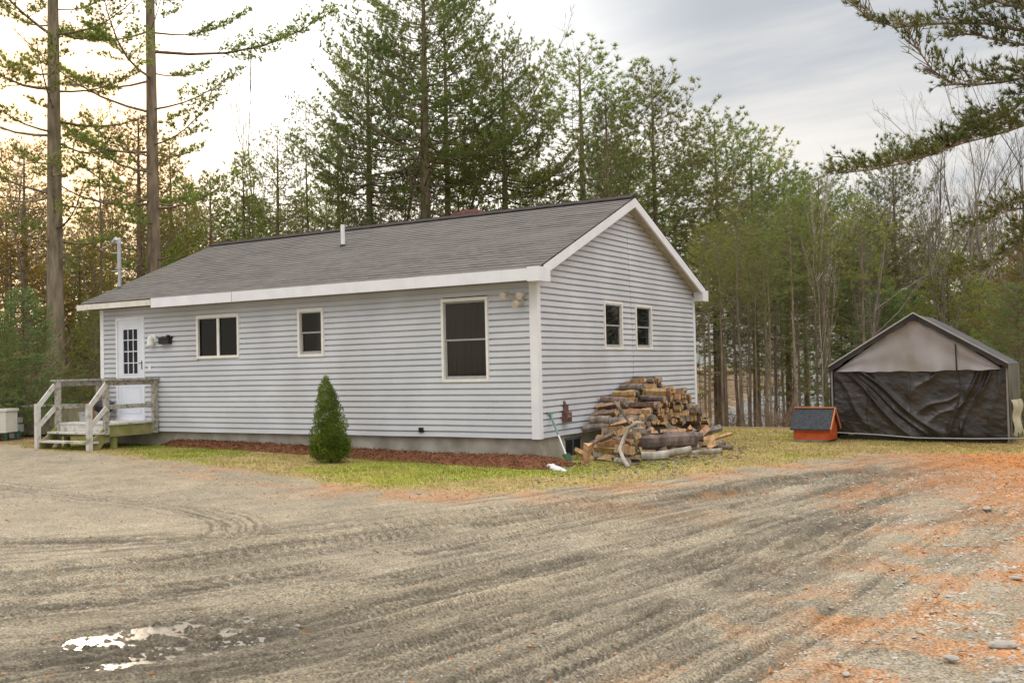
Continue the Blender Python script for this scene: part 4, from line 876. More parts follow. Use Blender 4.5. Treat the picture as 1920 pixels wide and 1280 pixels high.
for (x, y, s) in ((7.50, -8.25, .060), (7.30, -8.6, .035), (7.55, -8.9, .03), (7.2, -9.3, .022), (6.9, -9.1, .024), (7.62, -7.7, .03), (6.5, -9.6, .022), (5.9, -9.9, .022), (6.84, -2.93, .055), (7.4, -6.4, .035)):
    k = MB(); rr_ = RS(int(abs(x*100))); 
    import bmesh
    bm = bmesh.new(); bmesh.ops.create_icosphere(bm, subdivisions=2, radius=1)
    for v_ in bm.verts:
        nn = 1+.35*(float(vn(v_.co.x*1.6+x*5, v_.co.y*1.6+v_.co.z, 4))-.5); v_.co = Vector((v_.co.x*s*1.25*nn, v_.co.y*s*.8*nn, v_.co.z*s*.42*nn))
    me = bpy.data.meshes.new('stone'); bm.to_mesh(me); bm.free(); me.materials.append(MT['stone']); o = bpy.data.objects.new('stone', me); o.location = (x, y, gz(x, y)+s*.12); o.rotation_euler = (0, 0, x*3); C.objects.link(o)
    lab = {.060: 'largest grey flat stone at the right edge of the driveway', .055: 'lone grey stone in the orange needles before the tent'}.get(s, 'small grey stone at the right side of the driveway')
    tag(o, lab, 'stone', None if s > .05 else 'small stones beside the driveway')
fl = np.where((RR.ravel() < 32) & (GY.ravel() < 9))[0]; wq = ((nmk[..., 0]**1.5+.03+.12*lawn_s)*RR**2).ravel()[fl]; wq /= wq.sum(); pk = rng.choice(fl, 26000, p=wq)
cc = VV[pk]+[0, 0, .010]; Vt, Ft = tufts(cc, rng.normal(0, 1, cc.shape)*[1, 1, .25], rng, 1, .055, .012, .1); tag(mesh_np('fallen_needles', Vt, Ft, MT['leaf']), 'orange-brown fallen pine needles and leaves over the ground', 'leaf litter', kind='stuff')
# ------------------------------------------------------------------ trees
def sprays(BP, r0, rng, sp, slen, tsp, start, crown_p=1.0, updrift=.15):
    """BP list of (m,3) branch polylines -> twig tubes and tuft anchors"""
    TP_, TR_, cen, dirs = [], [], [], []
    for P, r in zip(BP, r0):
        seg = np.linalg.norm(np.diff(P, axis=0), axis=1); Ln = seg.sum(); cum = np.r_[0, np.cumsum(seg)]
        n = max(2, int(Ln*(1-start)/sp)); side = 1
        leafy = rng.rand() < crown_p
        for k in range(n):
            s = start+(1-start)*(k+.7*rng.rand())/n; d = s*Ln
            p = np.array([np.interp(d, cum, P[:, c]) for c in range(3)]); i = min(len(P)-2, np.searchsorted(cum, d)-1 if d > 0 else 0); t = (P[i+1]-P[i])/(seg[i]+1e-6)
            h = np.cross(t, [0, 0, 1]); h /= np.linalg.norm(h)+1e-6; side = -side
            l = slen*Ln*(1.05-s)*rng.uniform(.6, 1.25)+.22; an = rng.uniform(.55, 1.0)
            dv = t*math.cos(an)+h*side*math.sin(an)+np.array([0, 0, updrift+rng.normal(0, .16)]); dv /= np.linalg.norm(dv)
            e = p+dv*l; mid = (p+e)/2+np.array([0, 0, -.04*l]); TP_.append([p, mid, e]); TR_.append([max(.006, r*.28), .006, .003])
            if leafy:
                q = max(2, int(l/tsp)); ss = (np.arange(q)+rng.rand(q))/q; ss = .2+.8*ss
                cen.append(p+(e-p)*ss[:, None]+rng.normal(0, .05*l+.02, (q, 3))*[1, 1, .6]); dirs.append(np.tile(dv+[0, 0, .35], (q, 1)))
        if leafy: cen.append(P[-1:]+rng.normal(0, .03, (2, 3))); dirs.append(np.tile(t+[0, 0, .3], (2, 1)))
    return np.array(TP_), np.array(TR_), (np.concatenate(cen) if cen else np.zeros((0, 3))), (np.concatenate(dirs) if dirs else np.zeros((0, 3)))
def join(parts):
    Vs, Fs, o = [], [], 0
    for V, Fq in parts: Vs.append(V); Fs.append(Fq+o); o += len(V)
    return np.concatenate(Vs), np.concatenate(Fs)
def pine(name, seed, H, r0, cb, Lm, sp=.6, per=5, prof='pine', tsp=.2, k=7, nlen=.17, nw=.028, ssp=.42, sl=.34, cp=1.0, dead=.6, lean=.012, needle='needle', bark='bark', elev=(.02, .75), droop=.10, top=None, start=.22, sides=8, lv=.27):
    """unlinked prototype: trunk + crown meshes at the origin"""
    rng = RS(seed); zs = np.linspace(-.6, H, 16); wv = np.cumsum(rng.normal(0, lean*H/16, (16, 2)), axis=0)*1.0
    T = np.c_[wv-wv[0], zs]; rad = r0*(1-np.clip(zs/H, 0, 1)*.93)**.85; rad[0] *= 1.25; rad[1] *= 1.05
    parts = [tubes(T[None], rad[None], sides)]
    at_z = lambda z: np.array([np.interp(z, zs, T[:, 0]), np.interp(z, zs, T[:, 1]), z])
    BP, BR = [], []; z = H*cb
    while z < H*.985:
        f = (z-H*cb)/(H*(1-cb)); n = per+rng.randint(-1, 2); a0 = rng.rand()*6.28
        if prof == 'pine': L = Lm*(.45+1.1*f if f < .35 else (1-(f-.35)/.65)**.6*.9+.12)
        elif prof == 'cone': L = Lm*((1-f)**.85+.07)*(1 if f > .06 else .8)
        else: L = Lm*(math.sin(math.pi*min(1, f*.85+.12))**.7+.05)
        for b in range(max(1, n)):
            l = L*rng.uniform(.89-lv, .89+lv)*(1.25 if rng.rand() < .1 else 1); a = a0+b*6.283/max(1, n)+rng.normal(0, .25); el = elev[0]+(elev[1]-elev[0])*f**1.4+rng.normal(0, .10)
            s = np.linspace(0, 1, 6); rr_ = s*l*math.cos(el); zz = l*(math.sin(el)*s-droop*np.sin(s*math.pi)*1.2+.14*s**3)
            bend = rng.normal(0, .12)*s**2*l
            P = at_z(z+rng.uniform(-.3, .3)*sp)+np.c_[np.cos(a)*rr_-np.sin(a)*bend, np.sin(a)*rr_+np.cos(a)*bend, zz]
            BP.append(P); BR.append(max(.012, r0*.20*(l/Lm)**.8*(1-f*.5)))
        z += sp*rng.uniform(.7, 1.3)*(1-.45*f)
    TPt, TRt, cen, dirs = sprays(BP, BR, rng, ssp, sl, tsp, start, cp)
    parts.append(tubes(np.array(BP), np.array(BR)[:, None]*np.linspace(1, .18, 6)[None], 3)); parts.append(tubes(TPt, TRt, 3))
    if dead and cb > .12:
        z = max(1.2, H*.08); DP = []; DR = []
        while z < H*cb*1.08:
            for b in range(rng.randint(1, 4)):
                a = rng.rand()*6.28; l = Lm*rng.uniform(.15, .62)*(z/(H*cb))**.6*dead*1.6; el = rng.uniform(-.25, .35); s = np.linspace(0, 1, 5)
                P = at_z(z+rng.uniform(-.2, .2))+np.c_[np.cos(a)*s*l*math.cos(el), np.sin(a)*s*l*math.cos(el), l*(math.sin(el)*s-.12*s**2)]+np.cumsum(rng.normal(0, .025*l, (5, 3)), axis=0)*(s[:, None] > 0)
                DP.append(P); DR.append(.007+.006*l)
            z += rng.uniform(.3, .8)*sp/.6
        if DP:
            parts.append(tubes(np.array(DP), np.array(DR)[:, None]*np.linspace(1, .3, 5)[None], 3)); tp2, tr2, _, _ = sprays(DP, DR, rng, .35, .3, 1, .3, 0, 0); parts.append(tubes(tp2, tr2*.9, 3))
    V, Q_ = join(parts); t = mesh_np('trunk', V, Q_, MT[bark], smooth=True)
    V2, F2 = tufts(cen, dirs, rng, k, nlen, nw, .75); c = mesh_np('crown', V2, F2, MT[needle])
    for o in (t, c): C.objects.unlink(o)
    print('TREE', name, len(Q_), len(F2)); return dict(t=t, c=c, H=H, name=name)
def bare(name, seed, H, r0, spread=.5, fork=.25, levels=4, bark='greybark', kids_=(7, 6, 5, 4), twig=.006, vert=.5):
    rng = RS(seed); T = np.zeros((6, 3)); T[:, 2] = np.linspace(-.5, H, 6); T[1:, :2] = np.cumsum(rng.normal(0, .018*H, (5, 2)), axis=0)
    lv = [(T, r0)]; parts = [tubes(T[None], r0*np.linspace(1.1, .12, 6)[None], 7)]
    for lev in range(levels):
        nxt = []; n = kids_[lev]
        for P, r in lv:
            L = np.linalg.norm(P[-1]-P[0])
            for i in range(n):
                s = (fork if lev == 0 else .25)+(1-(fork if lev == 0 else .25))*(i+rng.rand())/n; j = s*(len(P)-1); a = min(int(j), len(P)-2); p = P[a]+(P[a+1]-P[a])*(j-a); t = P[a+1]-P[a]; t = t/np.linalg.norm(t)
                d = t+rng.normal(0, spread, 3)+[0, 0, vert*.6]; d /= np.linalg.norm(d); l = L*rng.uniform(.3, .6)*(1.15-s*.6)
                m = 4; s4 = np.linspace(0, 1, m)[:, None]; Q4 = p+d*l*s4+np.array([0, 0, .12*l])*s4**2+np.cumsum(np.r_[np.zeros((1, 3)), rng.normal(0, .04*l, (m-1, 3))], 0)
                nxt.append((Q4, max(twig, r*.42*(1.1-.5*s))))
        PP = np.array([q for q, _ in nxt]); RR_ = np.array([r for _, r in nxt])[:, None]*np.linspace(1, .35, 4)[None]
        parts.append(tubes(PP, RR_, 4 if lev == 0 else 3)); lv = nxt
    k0 = parts[0]; t = mesh_np('trunk', *join(parts[:2]), MT[bark], smooth=True); c = mesh_np('crown', *join(parts[2:]), MT[bark])
    for o in (t, c): C.objects.unlink(o)
    print('BARE', name, len(c.data.polygons)); return dict(t=t, c=c, H=H, name=name)
def brush(name, seed, H, n=26, R=1.1, m_='brush', leaf=None):
    rng = RS(seed); P = np.zeros((n, 5, 3)); s = np.linspace(0, 1, 5); a = rng.rand(n)*6.28; b0 = rng.rand(n)*R*.35; sp_ = rng.uniform(.1, R, n); h = H*rng.uniform(.5, 1, n)
    P[:, :, 0] = np.cos(a)[:, None]*(b0[:, None]+sp_[:, None]*s**1.3); P[:, :, 1] = np.sin(a)[:, None]*(b0[:, None]+sp_[:, None]*s**1.3); P[:, :, 2] = h[:, None]*s-.1; P[:, 1:] += rng.normal(0, .05*H, (n, 4, 3))*[1, 1, .3]
    parts = [tubes(P, np.tile(np.linspace(.014, .005, 5), (n, 1)), 3)]
    tp_, tr_, cen, dirs = sprays(list(P), [.01]*n, rng, .16, .32, .12, .2, 1, .3); parts.append(tubes(tp_, tr_*.8, 3))
    tp2, tr2, c2, d2 = sprays([q for q in tp_[rng.rand(len(tp_)) < .6]], [.006]*len(tp_), rng, .2, .4, .12, .3, 1, .2); parts.append(tubes(tp2, tr2*.7, 3))
    t = mesh_np('stems', *join(parts), MT[m_]); C.objects.unlink(t); r = dict(t=t, c=None, H=H, name=name)
    if leaf:
        sel = rng.rand(len(c2)) < .8; V2, F2 = tufts(c2[sel], d2[sel], rng, 3, .07, .035, 1); c = mesh_np('foliage', V2, F2, MT[leaf]); C.objects.unlink(c); r['c'] = c
    print('BRUSH', name, len(t.data.polygons)); return r
def plant(pr, x, y, H, name, label, cat, group=None, rz=0, w=1.0, needle=None, z=None, lean=0):
    s = H/pr['H']; e = empty(name, (x, y, (gz(x, y) if z is None else z)), label, cat, group, rz); e.scale = (s*w, s*w, s); e.rotation_euler = (lean*math.cos(rz), -lean*math.sin(rz), rz)
    for q in ('t', 'c'):
        if pr[q] is None: continue
        o = pr[q].copy(); C.objects.link(o); o.parent = e; o.name = pr[q].name.split('.')[0]
        if q == 'c' and needle: o.data = recol(pr[q].data, needle)
    return e
_rc = {}
def recol(me, nd):
    if (me.name, nd) not in _rc: m2 = me.copy(); m2.materials.clear(); m2.materials.append(MT[nd]); _rc[(me.name, nd)] = m2
    return _rc[(me.name, nd)]
def put(pr, px, top, depth, name, label, cat, group=None, rz=None, w=1.0, needle=None, lean=0):
    x, y = at(px, depth); H = zat(px, top, depth)-gz(x, y); return plant(pr, x, y, H, name, label, cat, group, (px*1.7 % 6.28) if rz is None else rz, w, needle, lean=lean)
BIG = [pine('big', 501+i, 18, .34, .36+.05*i, 4.9, sp=.50, per=5, tsp=.092, k=14, nlen=.17, nw=.022, ssp=.27, sl=.34, cp=.9, dead=.75, elev=(.0, .80)) for i in range(2)]
TALL = [pine('tall', 511+i, 14, .19, .48+.04*i, 2.9, sp=.42, per=5, tsp=.13, k=12, nlen=.16, nw=.022, ssp=.27, cp=.92, dead=.8) for i in range(3)]
POLE = [pine('pole', 521+i, 14, .105, .58+.03*i, 2.2, sp=.45, per=4, tsp=.13, k=12, nlen=.16, nw=.022, ssp=.3, cp=.9, dead=1.0, lean=.02) for i in range(3)]
FULL = [pine('full', 591+i, 13, .16, .26+.05*i, 3.3, sp=.42, per=5, tsp=.115, k=13, nlen=.16, nw=.022, ssp=.27, cp=.95, dead=.7, elev=(-.02, .8)) for i in range(2)]
CONE = [pine('cone', 531+i, 11, .15, .12, 2.9, sp=.38, per=6, prof='cone', tsp=.13, k=12, nlen=.15, nw=.021, ssp=.27, elev=(-.05, .7), dead=.3) for i in range(2)]
SAP = [pine('sapling', 541+i, 6, .07, .03, 2.0, sp=.25, per=6, prof='cone', tsp=.085, k=7, nlen=.12, nw=.022, ssp=.19, elev=(-.05, .5), dead=0) for i in range(2)]
SPARSE = pine('sparse', 551, 24, .275, .20, 2.7, sp=.95, per=3, prof='col', tsp=.06, k=14, nlen=.13, nw=.022, ssp=.14, sl=.36, cp=.85, dead=.6, elev=(.15, .45), droop=.05, start=.30, lean=.004, sides=14, lv=.6)
SPARSE2 = pine('sparse', 559, 24, .25, .20, 3.4, sp=1.0, per=3, prof='col', tsp=.06, k=14, nlen=.13, nw=.022, ssp=.14, sl=.36, cp=.88, dead=.6, elev=(.15, .45), droop=.05, start=.30, lean=.005, sides=14, lv=.6)
BARE = [bare('bare', 561+i, 15, .13, .42+.06*i) for i in range(3)]
BIRCH = bare('birch', 571, 9, .055, .26, .35, 3, 'whitebark', (9, 6, 5), .008, .6)
BR = [brush('brush', 581, 2.4), brush('brush', 582, 3.2, 30, 1.4), brush('leafy', 583, 2.2, 24, 1.2, 'brush', 'rustleaf')]
# the two big trunks left of the house, rising past the frame
put(SPARSE, 104, -700, 31, 'pine_tree', 'thick straight pine trunk at far left with the low sun behind it', 'pine tree', rz=.4)
put(SPARSE2, 290, -640, 33, 'pine_tree', 'tall sparse pine rising behind the left end of the roof', 'pine tree', rz=2.6)
named = [
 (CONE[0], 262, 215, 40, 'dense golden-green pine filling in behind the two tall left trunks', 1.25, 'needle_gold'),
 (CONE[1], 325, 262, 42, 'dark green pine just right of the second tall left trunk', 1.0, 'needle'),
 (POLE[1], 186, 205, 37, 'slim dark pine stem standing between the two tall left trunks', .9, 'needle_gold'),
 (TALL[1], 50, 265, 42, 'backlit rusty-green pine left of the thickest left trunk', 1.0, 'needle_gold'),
 (BIG[0], 806, -75, 41, 'tallest broad pine towering behind the middle of the roof', 1.0, 'needle'),
 (BIG[1], 700, 92, 44, 'broad pine leaning against the left flank of the tallest pine', .90, 'needle'),
 (BIG[1], 955, 88, 43, 'wide pine on the right flank of the tallest pine', .85, 'needle'),
 (TALL[0], 845, -20, 46, 'narrow pine directly behind the tallest pine', .9, 'needle'),
 (FULL[0], 1098, 100, 46, 'round-topped pine behind the right half of the roof ridge', 1.35, 'needle'),
 (CONE[0], 1150, 172, 40, 'bright green full pine in front of the round-topped pine', .85, 'needle'),
 (FULL[1], 1236, 152, 44, 'pine with a pointed dark top just right of the roof peak', 1.15, 'needle'),
 (FULL[0], 1352, 226, 47, 'pointed dark green pine above the right eave', 1.2, 'needle_blue'),
 (FULL[1], 1418, 262, 50, 'pine with upswept branches right of the pointed dark pine', 1.2, 'needle'),
 (FULL[0], 1478, 330, 50, 'short-topped pine left of the bare white tree', 1.2, 'needle'),
 (FULL[1], 1545, 335, 38, 'blue-green bushy pine standing behind the bare white tree', 1.15, 'needle_blue'),
 (FULL[0], 1687, 270, 45, 'pine spire topping out above the grey shelter', .75, 'needle'),
 (FULL[1], 1630, 400, 44, 'low grey-green pine behind the left slope of the shelter', 1.1, 'needle'),
 (CONE[0], 1925, 400, 29, 'bright yellow-green pine at the right edge', 1.0, 'needle_gold'),
 (SAP[0], 1912, 530, 25.5, 'fresh green young pine behind the right side of the shelter', 1.25, 'needle_blue'),
 (CONE[0], 400, 320, 47, 'bushy pine crown above the left end of the roof ridge', 1.1, 'needle'),
 (CONE[1], 462, 290, 49, 'ragged pine crown left of the white vent pipe', 1.0, 'needle'),
 (TALL[2], 525, 255, 50, 'dark-topped pine midway along the left treeline', 1.0, 'needle'),
 (POLE[2], 583, 190, 48, 'thin pine spire left of the tall central group', 1.0, 'needle'),
 (CONE[1], 640, 240, 48, 'green pine tucked under the left edge of the tall central group', 1.0, 'needle'),
 (SAP[0], 45, 540, 25.5, 'soft blue-green young pine at the far left', 1.35, 'needle_blue'),
 (SAP[1], -20, 560, 24.5, 'young pine cut by the left edge of the photo', 1.2, 'needle_blue'),
 (SAP[1], 172, 560, 27, 'dark green young pine beside the left corner of the house', 1.0, 'needle'),
 (BIRCH, 1543, 435, 32, 'bare whitish tree with forked limbs left of the shelter', .8, None),
]
for pr, px, top, dep, lab, w, nd in named:
    nm_ = 'bare_tree' if pr is BIRCH else ('young_pine' if pr in SAP else 'pine_tree'); put(pr, px, top, dep, nm_, lab, 'tree' if pr is BIRCH else ('young pine' if pr in SAP else 'pine tree'), None, None, w, nd)
for i, (px, top, dep) in enumerate(((1760, 330, 40), (1845, 285, 43), (1700, 400, 46), (1905, 300, 38), (1800, 380, 36), (1640, 440, 44), (480, 150, 52), (625, 300, 44), (745, 250, 44), (870, 180, 47))):
    lab = 'thin bare leader poking above the left treeline' if px == 480 else ('bare leafless tree among the pines above the roof' if px < 1000 else 'bare leafless tree in the woods behind the shelter')
    put(BARE[i % 3], px, top, dep, 'bare_tree', lab, 'bare tree', None if px == 480 else ('bare trees above the roof' if px < 1000 else 'bare trees behind the shelter'), None, .55 if px == 480 else 1.1)
# stand of slender trunks right of the house
rng = RS(77)
for i, px in enumerate((1318, 1330, 1352, 1366, 1395, 1405, 1420, 1436, 1450, 1470, 1486, 1500, 1512, 1530, 1548, 1582, 1600, 1618, 1380, 1443, 1492, 1556)):
    put(POLE[i % 3], px+rng.uniform(-4, 4), rng.uniform(350, 480), rng.uniform(27, 42), 'pine_tree', 'slender bare-stemmed pine in the stand between the house and the shelter', 'pine tree', 'slender pines right of the house', None, rng.uniform(.8, 1.25), lean=rng.normal(0, .015))
for i in range(18):
    px = rng.uniform(1300, 1640); put(BARE[i % 3], px, rng.uniform(470, 620), rng.uniform(29, 46), 'bare_tree', 'thin leafless sapling in the stand between the house and the shelter', 'bare tree', 'leafless saplings right of the house', None, rng.uniform(.3, .55))
# wood filling in behind
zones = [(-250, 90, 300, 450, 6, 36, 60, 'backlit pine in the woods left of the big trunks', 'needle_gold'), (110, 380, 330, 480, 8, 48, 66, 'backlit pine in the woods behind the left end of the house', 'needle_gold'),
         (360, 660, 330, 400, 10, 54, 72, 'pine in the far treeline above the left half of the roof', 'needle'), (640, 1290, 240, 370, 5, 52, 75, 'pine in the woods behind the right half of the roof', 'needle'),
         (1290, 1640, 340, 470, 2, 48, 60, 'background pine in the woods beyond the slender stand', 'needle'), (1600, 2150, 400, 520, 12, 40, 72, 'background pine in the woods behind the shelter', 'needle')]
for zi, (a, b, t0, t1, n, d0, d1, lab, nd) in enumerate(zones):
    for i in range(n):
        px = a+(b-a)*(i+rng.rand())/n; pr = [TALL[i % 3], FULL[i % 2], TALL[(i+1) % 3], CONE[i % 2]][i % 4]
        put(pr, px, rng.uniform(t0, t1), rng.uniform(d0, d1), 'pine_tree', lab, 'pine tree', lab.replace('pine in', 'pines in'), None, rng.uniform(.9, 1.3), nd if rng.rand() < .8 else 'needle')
for i in range(16):
    a, b = ((-100, 200) if i < 6 else ((650, 1280) if i < 10 else (1620, 2000))); lab = ('leafless tree in the backlit left woods', 'leafless tree behind the right half of the roof', 'leafless tree in the undergrowth behind the shelter')[0 if i < 6 else (1 if i < 10 else 2)]
    put(BARE[i % 3], rng.uniform(a, b), rng.uniform(330, 480), rng.uniform(30, 50), 'bare_tree', lab, 'bare tree', lab.replace('tree', 'trees'), None, rng.uniform(.8, 1.2))
# undergrowth at the wood's edge, individual bushes
for i in range(52):
    px = rng.uniform(-120, 215) if i < 22 else (rng.uniform(1295, 1570) if i < 32 else rng.uniform(1660, 2060)); dep = rng.uniform(26.5, 40) if i < 22 else (rng.uniform(27, 42) if i < 32 else rng.uniform(33, 46))
    x, y = at(px, dep); lab = ('brown twiggy bush in the brush behind the porch', 'brown twiggy bush among the slender trunks', 'brown twiggy bush behind the shelter')[0 if i < 22 else (1 if i < 32 else 2)]
    plant(BR[2 if i % 3 == 0 else i % 2], x, y, (rng.uniform(1.6, 3.6) if i < 22 else rng.uniform(.8, 1.9)) if i < 32 else rng.uniform(1.5, 3.0), 'shrub', lab, 'bush', lab.replace('bush', 'bushes'), rng.rand()*6.28, rng.uniform(.9, 1.3))
for i, (px, dep) in enumerate(((-60, 30), (20, 33), (90, 36), (150, 35), (215, 38), (1640, 38), (1700, 37), (1780, 34), (1660, 33), (1840, 36), (1960, 30), (1890, 34))):
    lab = 'young pine in the undergrowth left of the house' if px < 300 else ('young pine low among the slender trunks' if px < 1500 else 'young pine in the thicket behind the shelter')
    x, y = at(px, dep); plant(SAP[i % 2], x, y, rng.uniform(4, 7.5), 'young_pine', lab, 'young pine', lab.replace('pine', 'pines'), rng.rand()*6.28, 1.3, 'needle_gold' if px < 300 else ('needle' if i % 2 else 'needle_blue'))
# the near pine whose boughs hang into the upper right; its trunk stands outside the frame
tx, ty = at(2290, 15.5)
pn = empty('pine_tree', (tx, ty, gz(tx, ty)), 'near pine whose dark boughs hang across the upper right corner', 'pine tree'); O = np.array([tx, ty, gz(tx, ty)])
rng = RS(5); zs = np.linspace(-.4, 19, 10); Tn = np.c_[np.cumsum(rng.normal(0, .05, (10, 2)), 0), zs]; parts = [tubes(Tn[None], (.30*(1-zs/21))[None], 12)]
def bough(pts, dep0, dep1):
    n = len(pts); return np.array([pt(px, py, dep0+(dep1-dep0)*i/(n-1)) for i, (px, py) in enumerate(pts)])-O
def resmp(P, m):
    d = np.r_[0, np.cumsum(np.linalg.norm(np.diff(P, axis=0), axis=1))]; s = np.linspace(0, d[-1], m); return np.stack([np.interp(s, d, P[:, c]) for c in range(3)], 1)
B0 = [(bough([(2290, 130), (2100, 90), (1960, 66), (1850, 44), (1745, 44), (1668, 54), (1620, 30), (1594, 4)], 15.5, 14), .05, .66, .55),
      (bough([(2290, 30), (2100, 20), (1960, 24), (1880, 8), (1800, -20), (1720, -50)], 15.5, 14.5), .045, .9, .9),
      (bough([(2290, 190), (2080, 150), (1930, 144), (1860, 158), (1790, 160), (1745, 130), (1705, 70), (1702, 50)], 15.5, 13.6), .04, .72, .6),
      (bough([(2290, 90), (2080, 70), (1960, 90), (1890, 80), (1820, 62), (1780, 70)], 15.5, 14.6), .035, .95, 1),
      (bough([(2290, 60), (2050, 110), (1940, 165), (1890, 215), (1850, 232), (1800, 268), (1720, 300), (1640, 318), (1566, 326)], 15.5, 13.0), .055, .95, 1),
      (bough([(2290, 160), (2060, 215), (1950, 225), (1880, 250), (1800, 270), (1730, 296)], 15.5, 13.8), .03, .95, 1),
      (bough([(2290, 280), (2120, 330), (2000, 372), (1930, 388), (1870, 400), (1830, 425)], 15.5, 14.4), .035, .8, .8),
      (bough([(2290, 330), (2150, 400), (2020, 430), (1930, 445), (1860, 500), (1790, 520)], 15.5, 15.0), .03, .9, .9),
      (bough([(2290, 0), (2080, -40), (1960, -30), (1900, -10), (1850, 10)], 15.5, 15.2), .04, .9, .9)]
BPn, CPn = [], []
for P, r, leafp, dens in B0:
    P = resmp(P, 14); parts.append(tubes(P[None], np.linspace(r, .006, 14)[None], 5)); BPn.append((P, r, leafp, dens))
cen, dirs = [], []
for P, r, leafp, dens in BPn:
    Ln = np.linalg.norm(np.diff(P, axis=0), axis=1).sum(); n = int(80*Ln/5); side = 1; cum = np.linspace(0, 1, 14)
    twP = []; 
    for k_ in range(n):
        s = .25+.75*(k_+rng.rand())/n; p = np.array([np.interp(s, cum, P[:, c]) for c in range(3)]); i = min(12, int(s*13)); t = P[i+1]-P[i]; t /= np.linalg.norm(t); side = -side
        h = np.cross(t, [0, 0, 1]); h /= np.linalg.norm(h); dv = t*.75+h*side*rng.uniform(.2, .8)+np.array([0, 0, rng.uniform(-.05, .55)]); dv /= np.linalg.norm(dv); l = rng.uniform(.25, .85)*(1.25-s*.75)
        e = p+dv*l+np.array([0, 0, .12*l]); twP.append(np.array([p, (p+e)/2-[0, 0, .03*l], e]))
        alive = rng.rand() < dens*(1 if s > 1-leafp or True else 0)
        if alive:
            q = max(2, int(l/.075)); ss = .3+.7*(np.arange(q)+rng.rand(q))/q; cen.append(p+(e-p)*ss[:, None]+rng.normal(0, .02, (q, 3))); dirs.append(np.tile(dv*1.0+[0, 0, .4], (q, 1)))
        for z_ in range(2):
            u_ = rng.uniform(.3, .8); p2 = p+(e-p)*u_; dv2 = dv+rng.normal(0, .5, 3)+[0, 0, .2]; dv2 /= np.linalg.norm(dv2); l2 = l*rng.uniform(.25, .5); e2 = p2+dv2*l2; twP.append(np.array([p2, (p2+e2)/2, e2]))
            if alive: q = max(1, int(l2/.07)); ss = .4+.6*rng.rand(q); cen.append(p2+(e2-p2)*ss[:, None]); dirs.append(np.tile(dv2+[0, 0, .4], (q, 1)))
    parts.append(tubes(np.array(twP), np.tile([.009, .006, .003], (len(twP), 1)), 3))
V, Q_ = join(parts); mesh_np('trunk', V, Q_, MT['bark'], pn, smooth=True)
V2, F2 = tufts(np.concatenate(cen), np.concatenate(dirs), rng, 16, .085, .0095, .55); mesh_np('crown', V2, F2, MT['needle_bough'], pn)
print('BOUGH', len(F2))

# ------------------------------------------------------------------ sky and sun
el = math.asin(SUN[2]); az = math.atan2(SUN[0], SUN[1])
sd = bpy.data.lights.new('sun', 'SUN'); sd.energy = 2.2; sd.angle = math.radians(8); sd.color = (1, .80, .55)
so = bpy.data.objects.new('sun', sd); so.rotation_mode = 'QUATERNION'; so.rotation_quaternion = Vector(SUN).to_track_quat('Z', 'Y'); C.objects.link(so)
W = bpy.data.worlds.new('World'); bpy.context.scene.world = W; W.use_nodes = True; N = W.node_tree.nodes; L = W.node_tree.links; N.clear()
out = N.new('ShaderNodeOutputWorld'); bg = N.new('ShaderNodeBackground'); bg.inputs[1].default_value = .1; L.new(bg.outputs[0], out.inputs[0])
sky = N.new('ShaderNodeTexSky'); sky.sky_type = 'NISHITA'; sky.sun_disc = False; sky.sun_elevation = el; sky.sun_rotation = az; sky.dust_density = 2
tc = N.new('ShaderNodeTexCoord'); D_ = tc.outputs['Generated']
def mth(op, a, b=None, c=None):
    m = N.new('ShaderNodeMath'); m.operation = op
    for i, v in enumerate((a, b, c)):
        if v is None: continue
        if isinstance(v, (int, float)): m.inputs[i].default_value = v
        else: L.new(v, m.inputs[i])
    return m.outputs[0]
def mapr(v, a, b, c, d, sm=True):
    m = N.new('ShaderNodeMapRange'); m.interpolation_type = 'SMOOTHSTEP' if sm else 'LINEAR'; L.new(v, m.inputs[0])
    for i, q in enumerate((a, b, c, d)): m.inputs[i+1].default_value = q
    return m.outputs[0]
def mixc(f, a, b, t='MIX'):
    x = N.new('ShaderNodeMix'); x.data_type = 'RGBA'; x.blend_type = t
    if isinstance(f, (int, float)): x.inputs[0].default_value = f
    else: L.new(f, x.inputs[0])
    for k_, v in ((6, a), (7, b)):
        if isinstance(v, tuple): x.inputs[k_].default_value = (*v, 1)
        else: L.new(v, x.inputs[k_])
    return x.outputs[2]
sep = N.new('ShaderNodeSeparateXYZ'); L.new(D_, sep.inputs[0]); zc = sep.outputs[2]
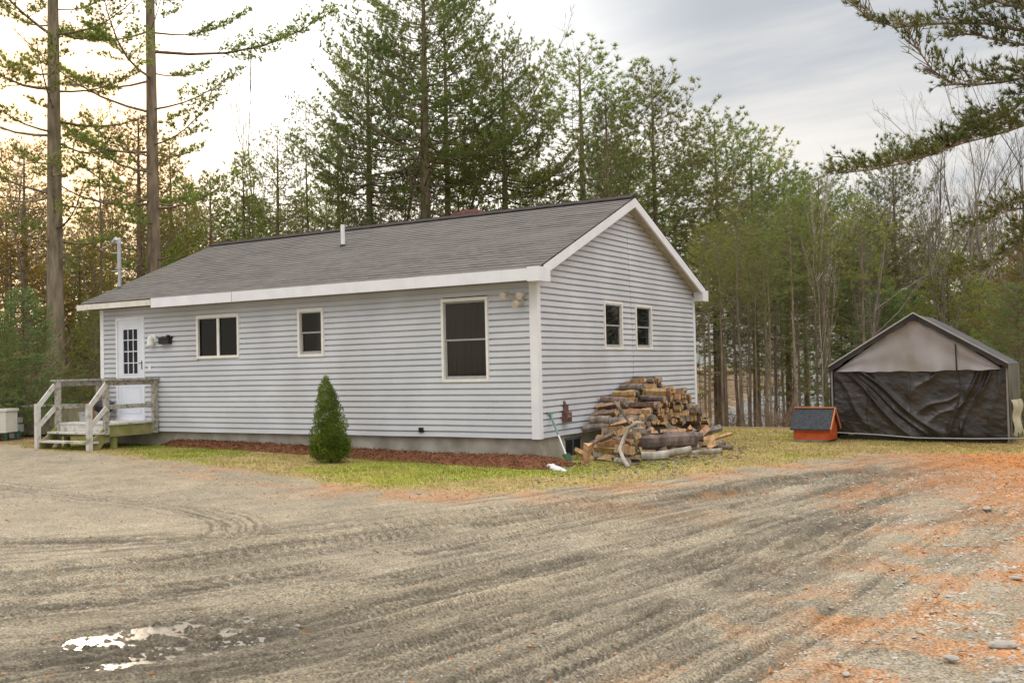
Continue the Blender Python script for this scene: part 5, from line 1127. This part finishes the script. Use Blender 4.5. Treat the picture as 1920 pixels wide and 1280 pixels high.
# project the view direction onto a cloud deck so that streaks flatten towards the horizon
zz = mth('ADD', mth('MAXIMUM', zc, 0.0), .16); cx = mth('DIVIDE', sep.outputs[0], zz); cy = mth('DIVIDE', sep.outputs[1], zz); cb_ = N.new('ShaderNodeCombineXYZ'); L.new(cx, cb_.inputs[0]); L.new(cy, cb_.inputs[1])
def cl(sc, det, off, rz=.5):
    mp = N.new('ShaderNodeMapping'); mp.inputs['Location'].default_value = (off, off*.7, 0); mp.inputs['Rotation'].default_value = (0, 0, rz); mp.inputs['Scale'].default_value = (.42, 1.35, 1); L.new(cb_.outputs[0], mp.inputs[0])
    n = N.new('ShaderNodeTexNoise'); n.inputs['Scale'].default_value = sc; n.inputs['Detail'].default_value = det; n.inputs['Roughness'].default_value = .55; L.new(mp.outputs[0], n.inputs['Vector']); return n.outputs['Fac']
n1_ = cl(.75, 6, 3.1); n2_ = cl(2.2, 6, 8.3)
dens = mapr(mth('ADD', mth('MULTIPLY', n1_, .75), mth('MULTIPLY', n2_, .25)), .40, .60, 0, 1)
cloud = mixc(dens, (6.5, 6.2, 5.9), (3.6, 3.8, 4.1))
cloud = mixc(mapr(zc, .22, .02, 0, .65), cloud, (6.9, 6.3, 5.5))
ov = mapr(zc, .30, .95, 1.0, OVER, False) if False else mapr(zc, .32, .85, 1.0, 3.6)
cloud = mixc(mapr(zc, .35, .8, 0, 1), cloud, (5.4, 5.15, 4.9))
vm = N.new('ShaderNodeVectorMath'); vm.operation = 'SCALE'; L.new(cloud, vm.inputs[0]); L.new(ov, vm.inputs[3]); cloud = vm.outputs[0]
dp = N.new('ShaderNodeVectorMath'); dp.operation = 'DOT_PRODUCT'; L.new(D_, dp.inputs[0]); dp.inputs[1].default_value = tuple(SUN); ds = dp.outputs['Value']
wide = mapr(ds, .80, .985, 0, 1); core = mapr(ds, .980, .9995, 0, .85)
gl_ = mixc(wide, (0, 0, 0), (9.5, 9.0, 8.2)); gl2 = core
tot = mixc(1.0, cloud, gl_, 'ADD'); tot = mixc(gl2, tot, (15, 9.0, 4.4))
fin = mixc(.9, sky.outputs[0], tot)
L.new(fin, bg.inputs[0])
S = bpy.context.scene; S.view_settings.view_transform = 'Standard'; S.view_settings.look = 'None'; S.view_settings.exposure = .60; S.view_settings.gamma = 1
S.render.engine = 'CYCLES'; S.cycles.max_bounces = 6; S.cycles.transparent_max_bounces = 8; S.cycles.diffuse_bounces = 4
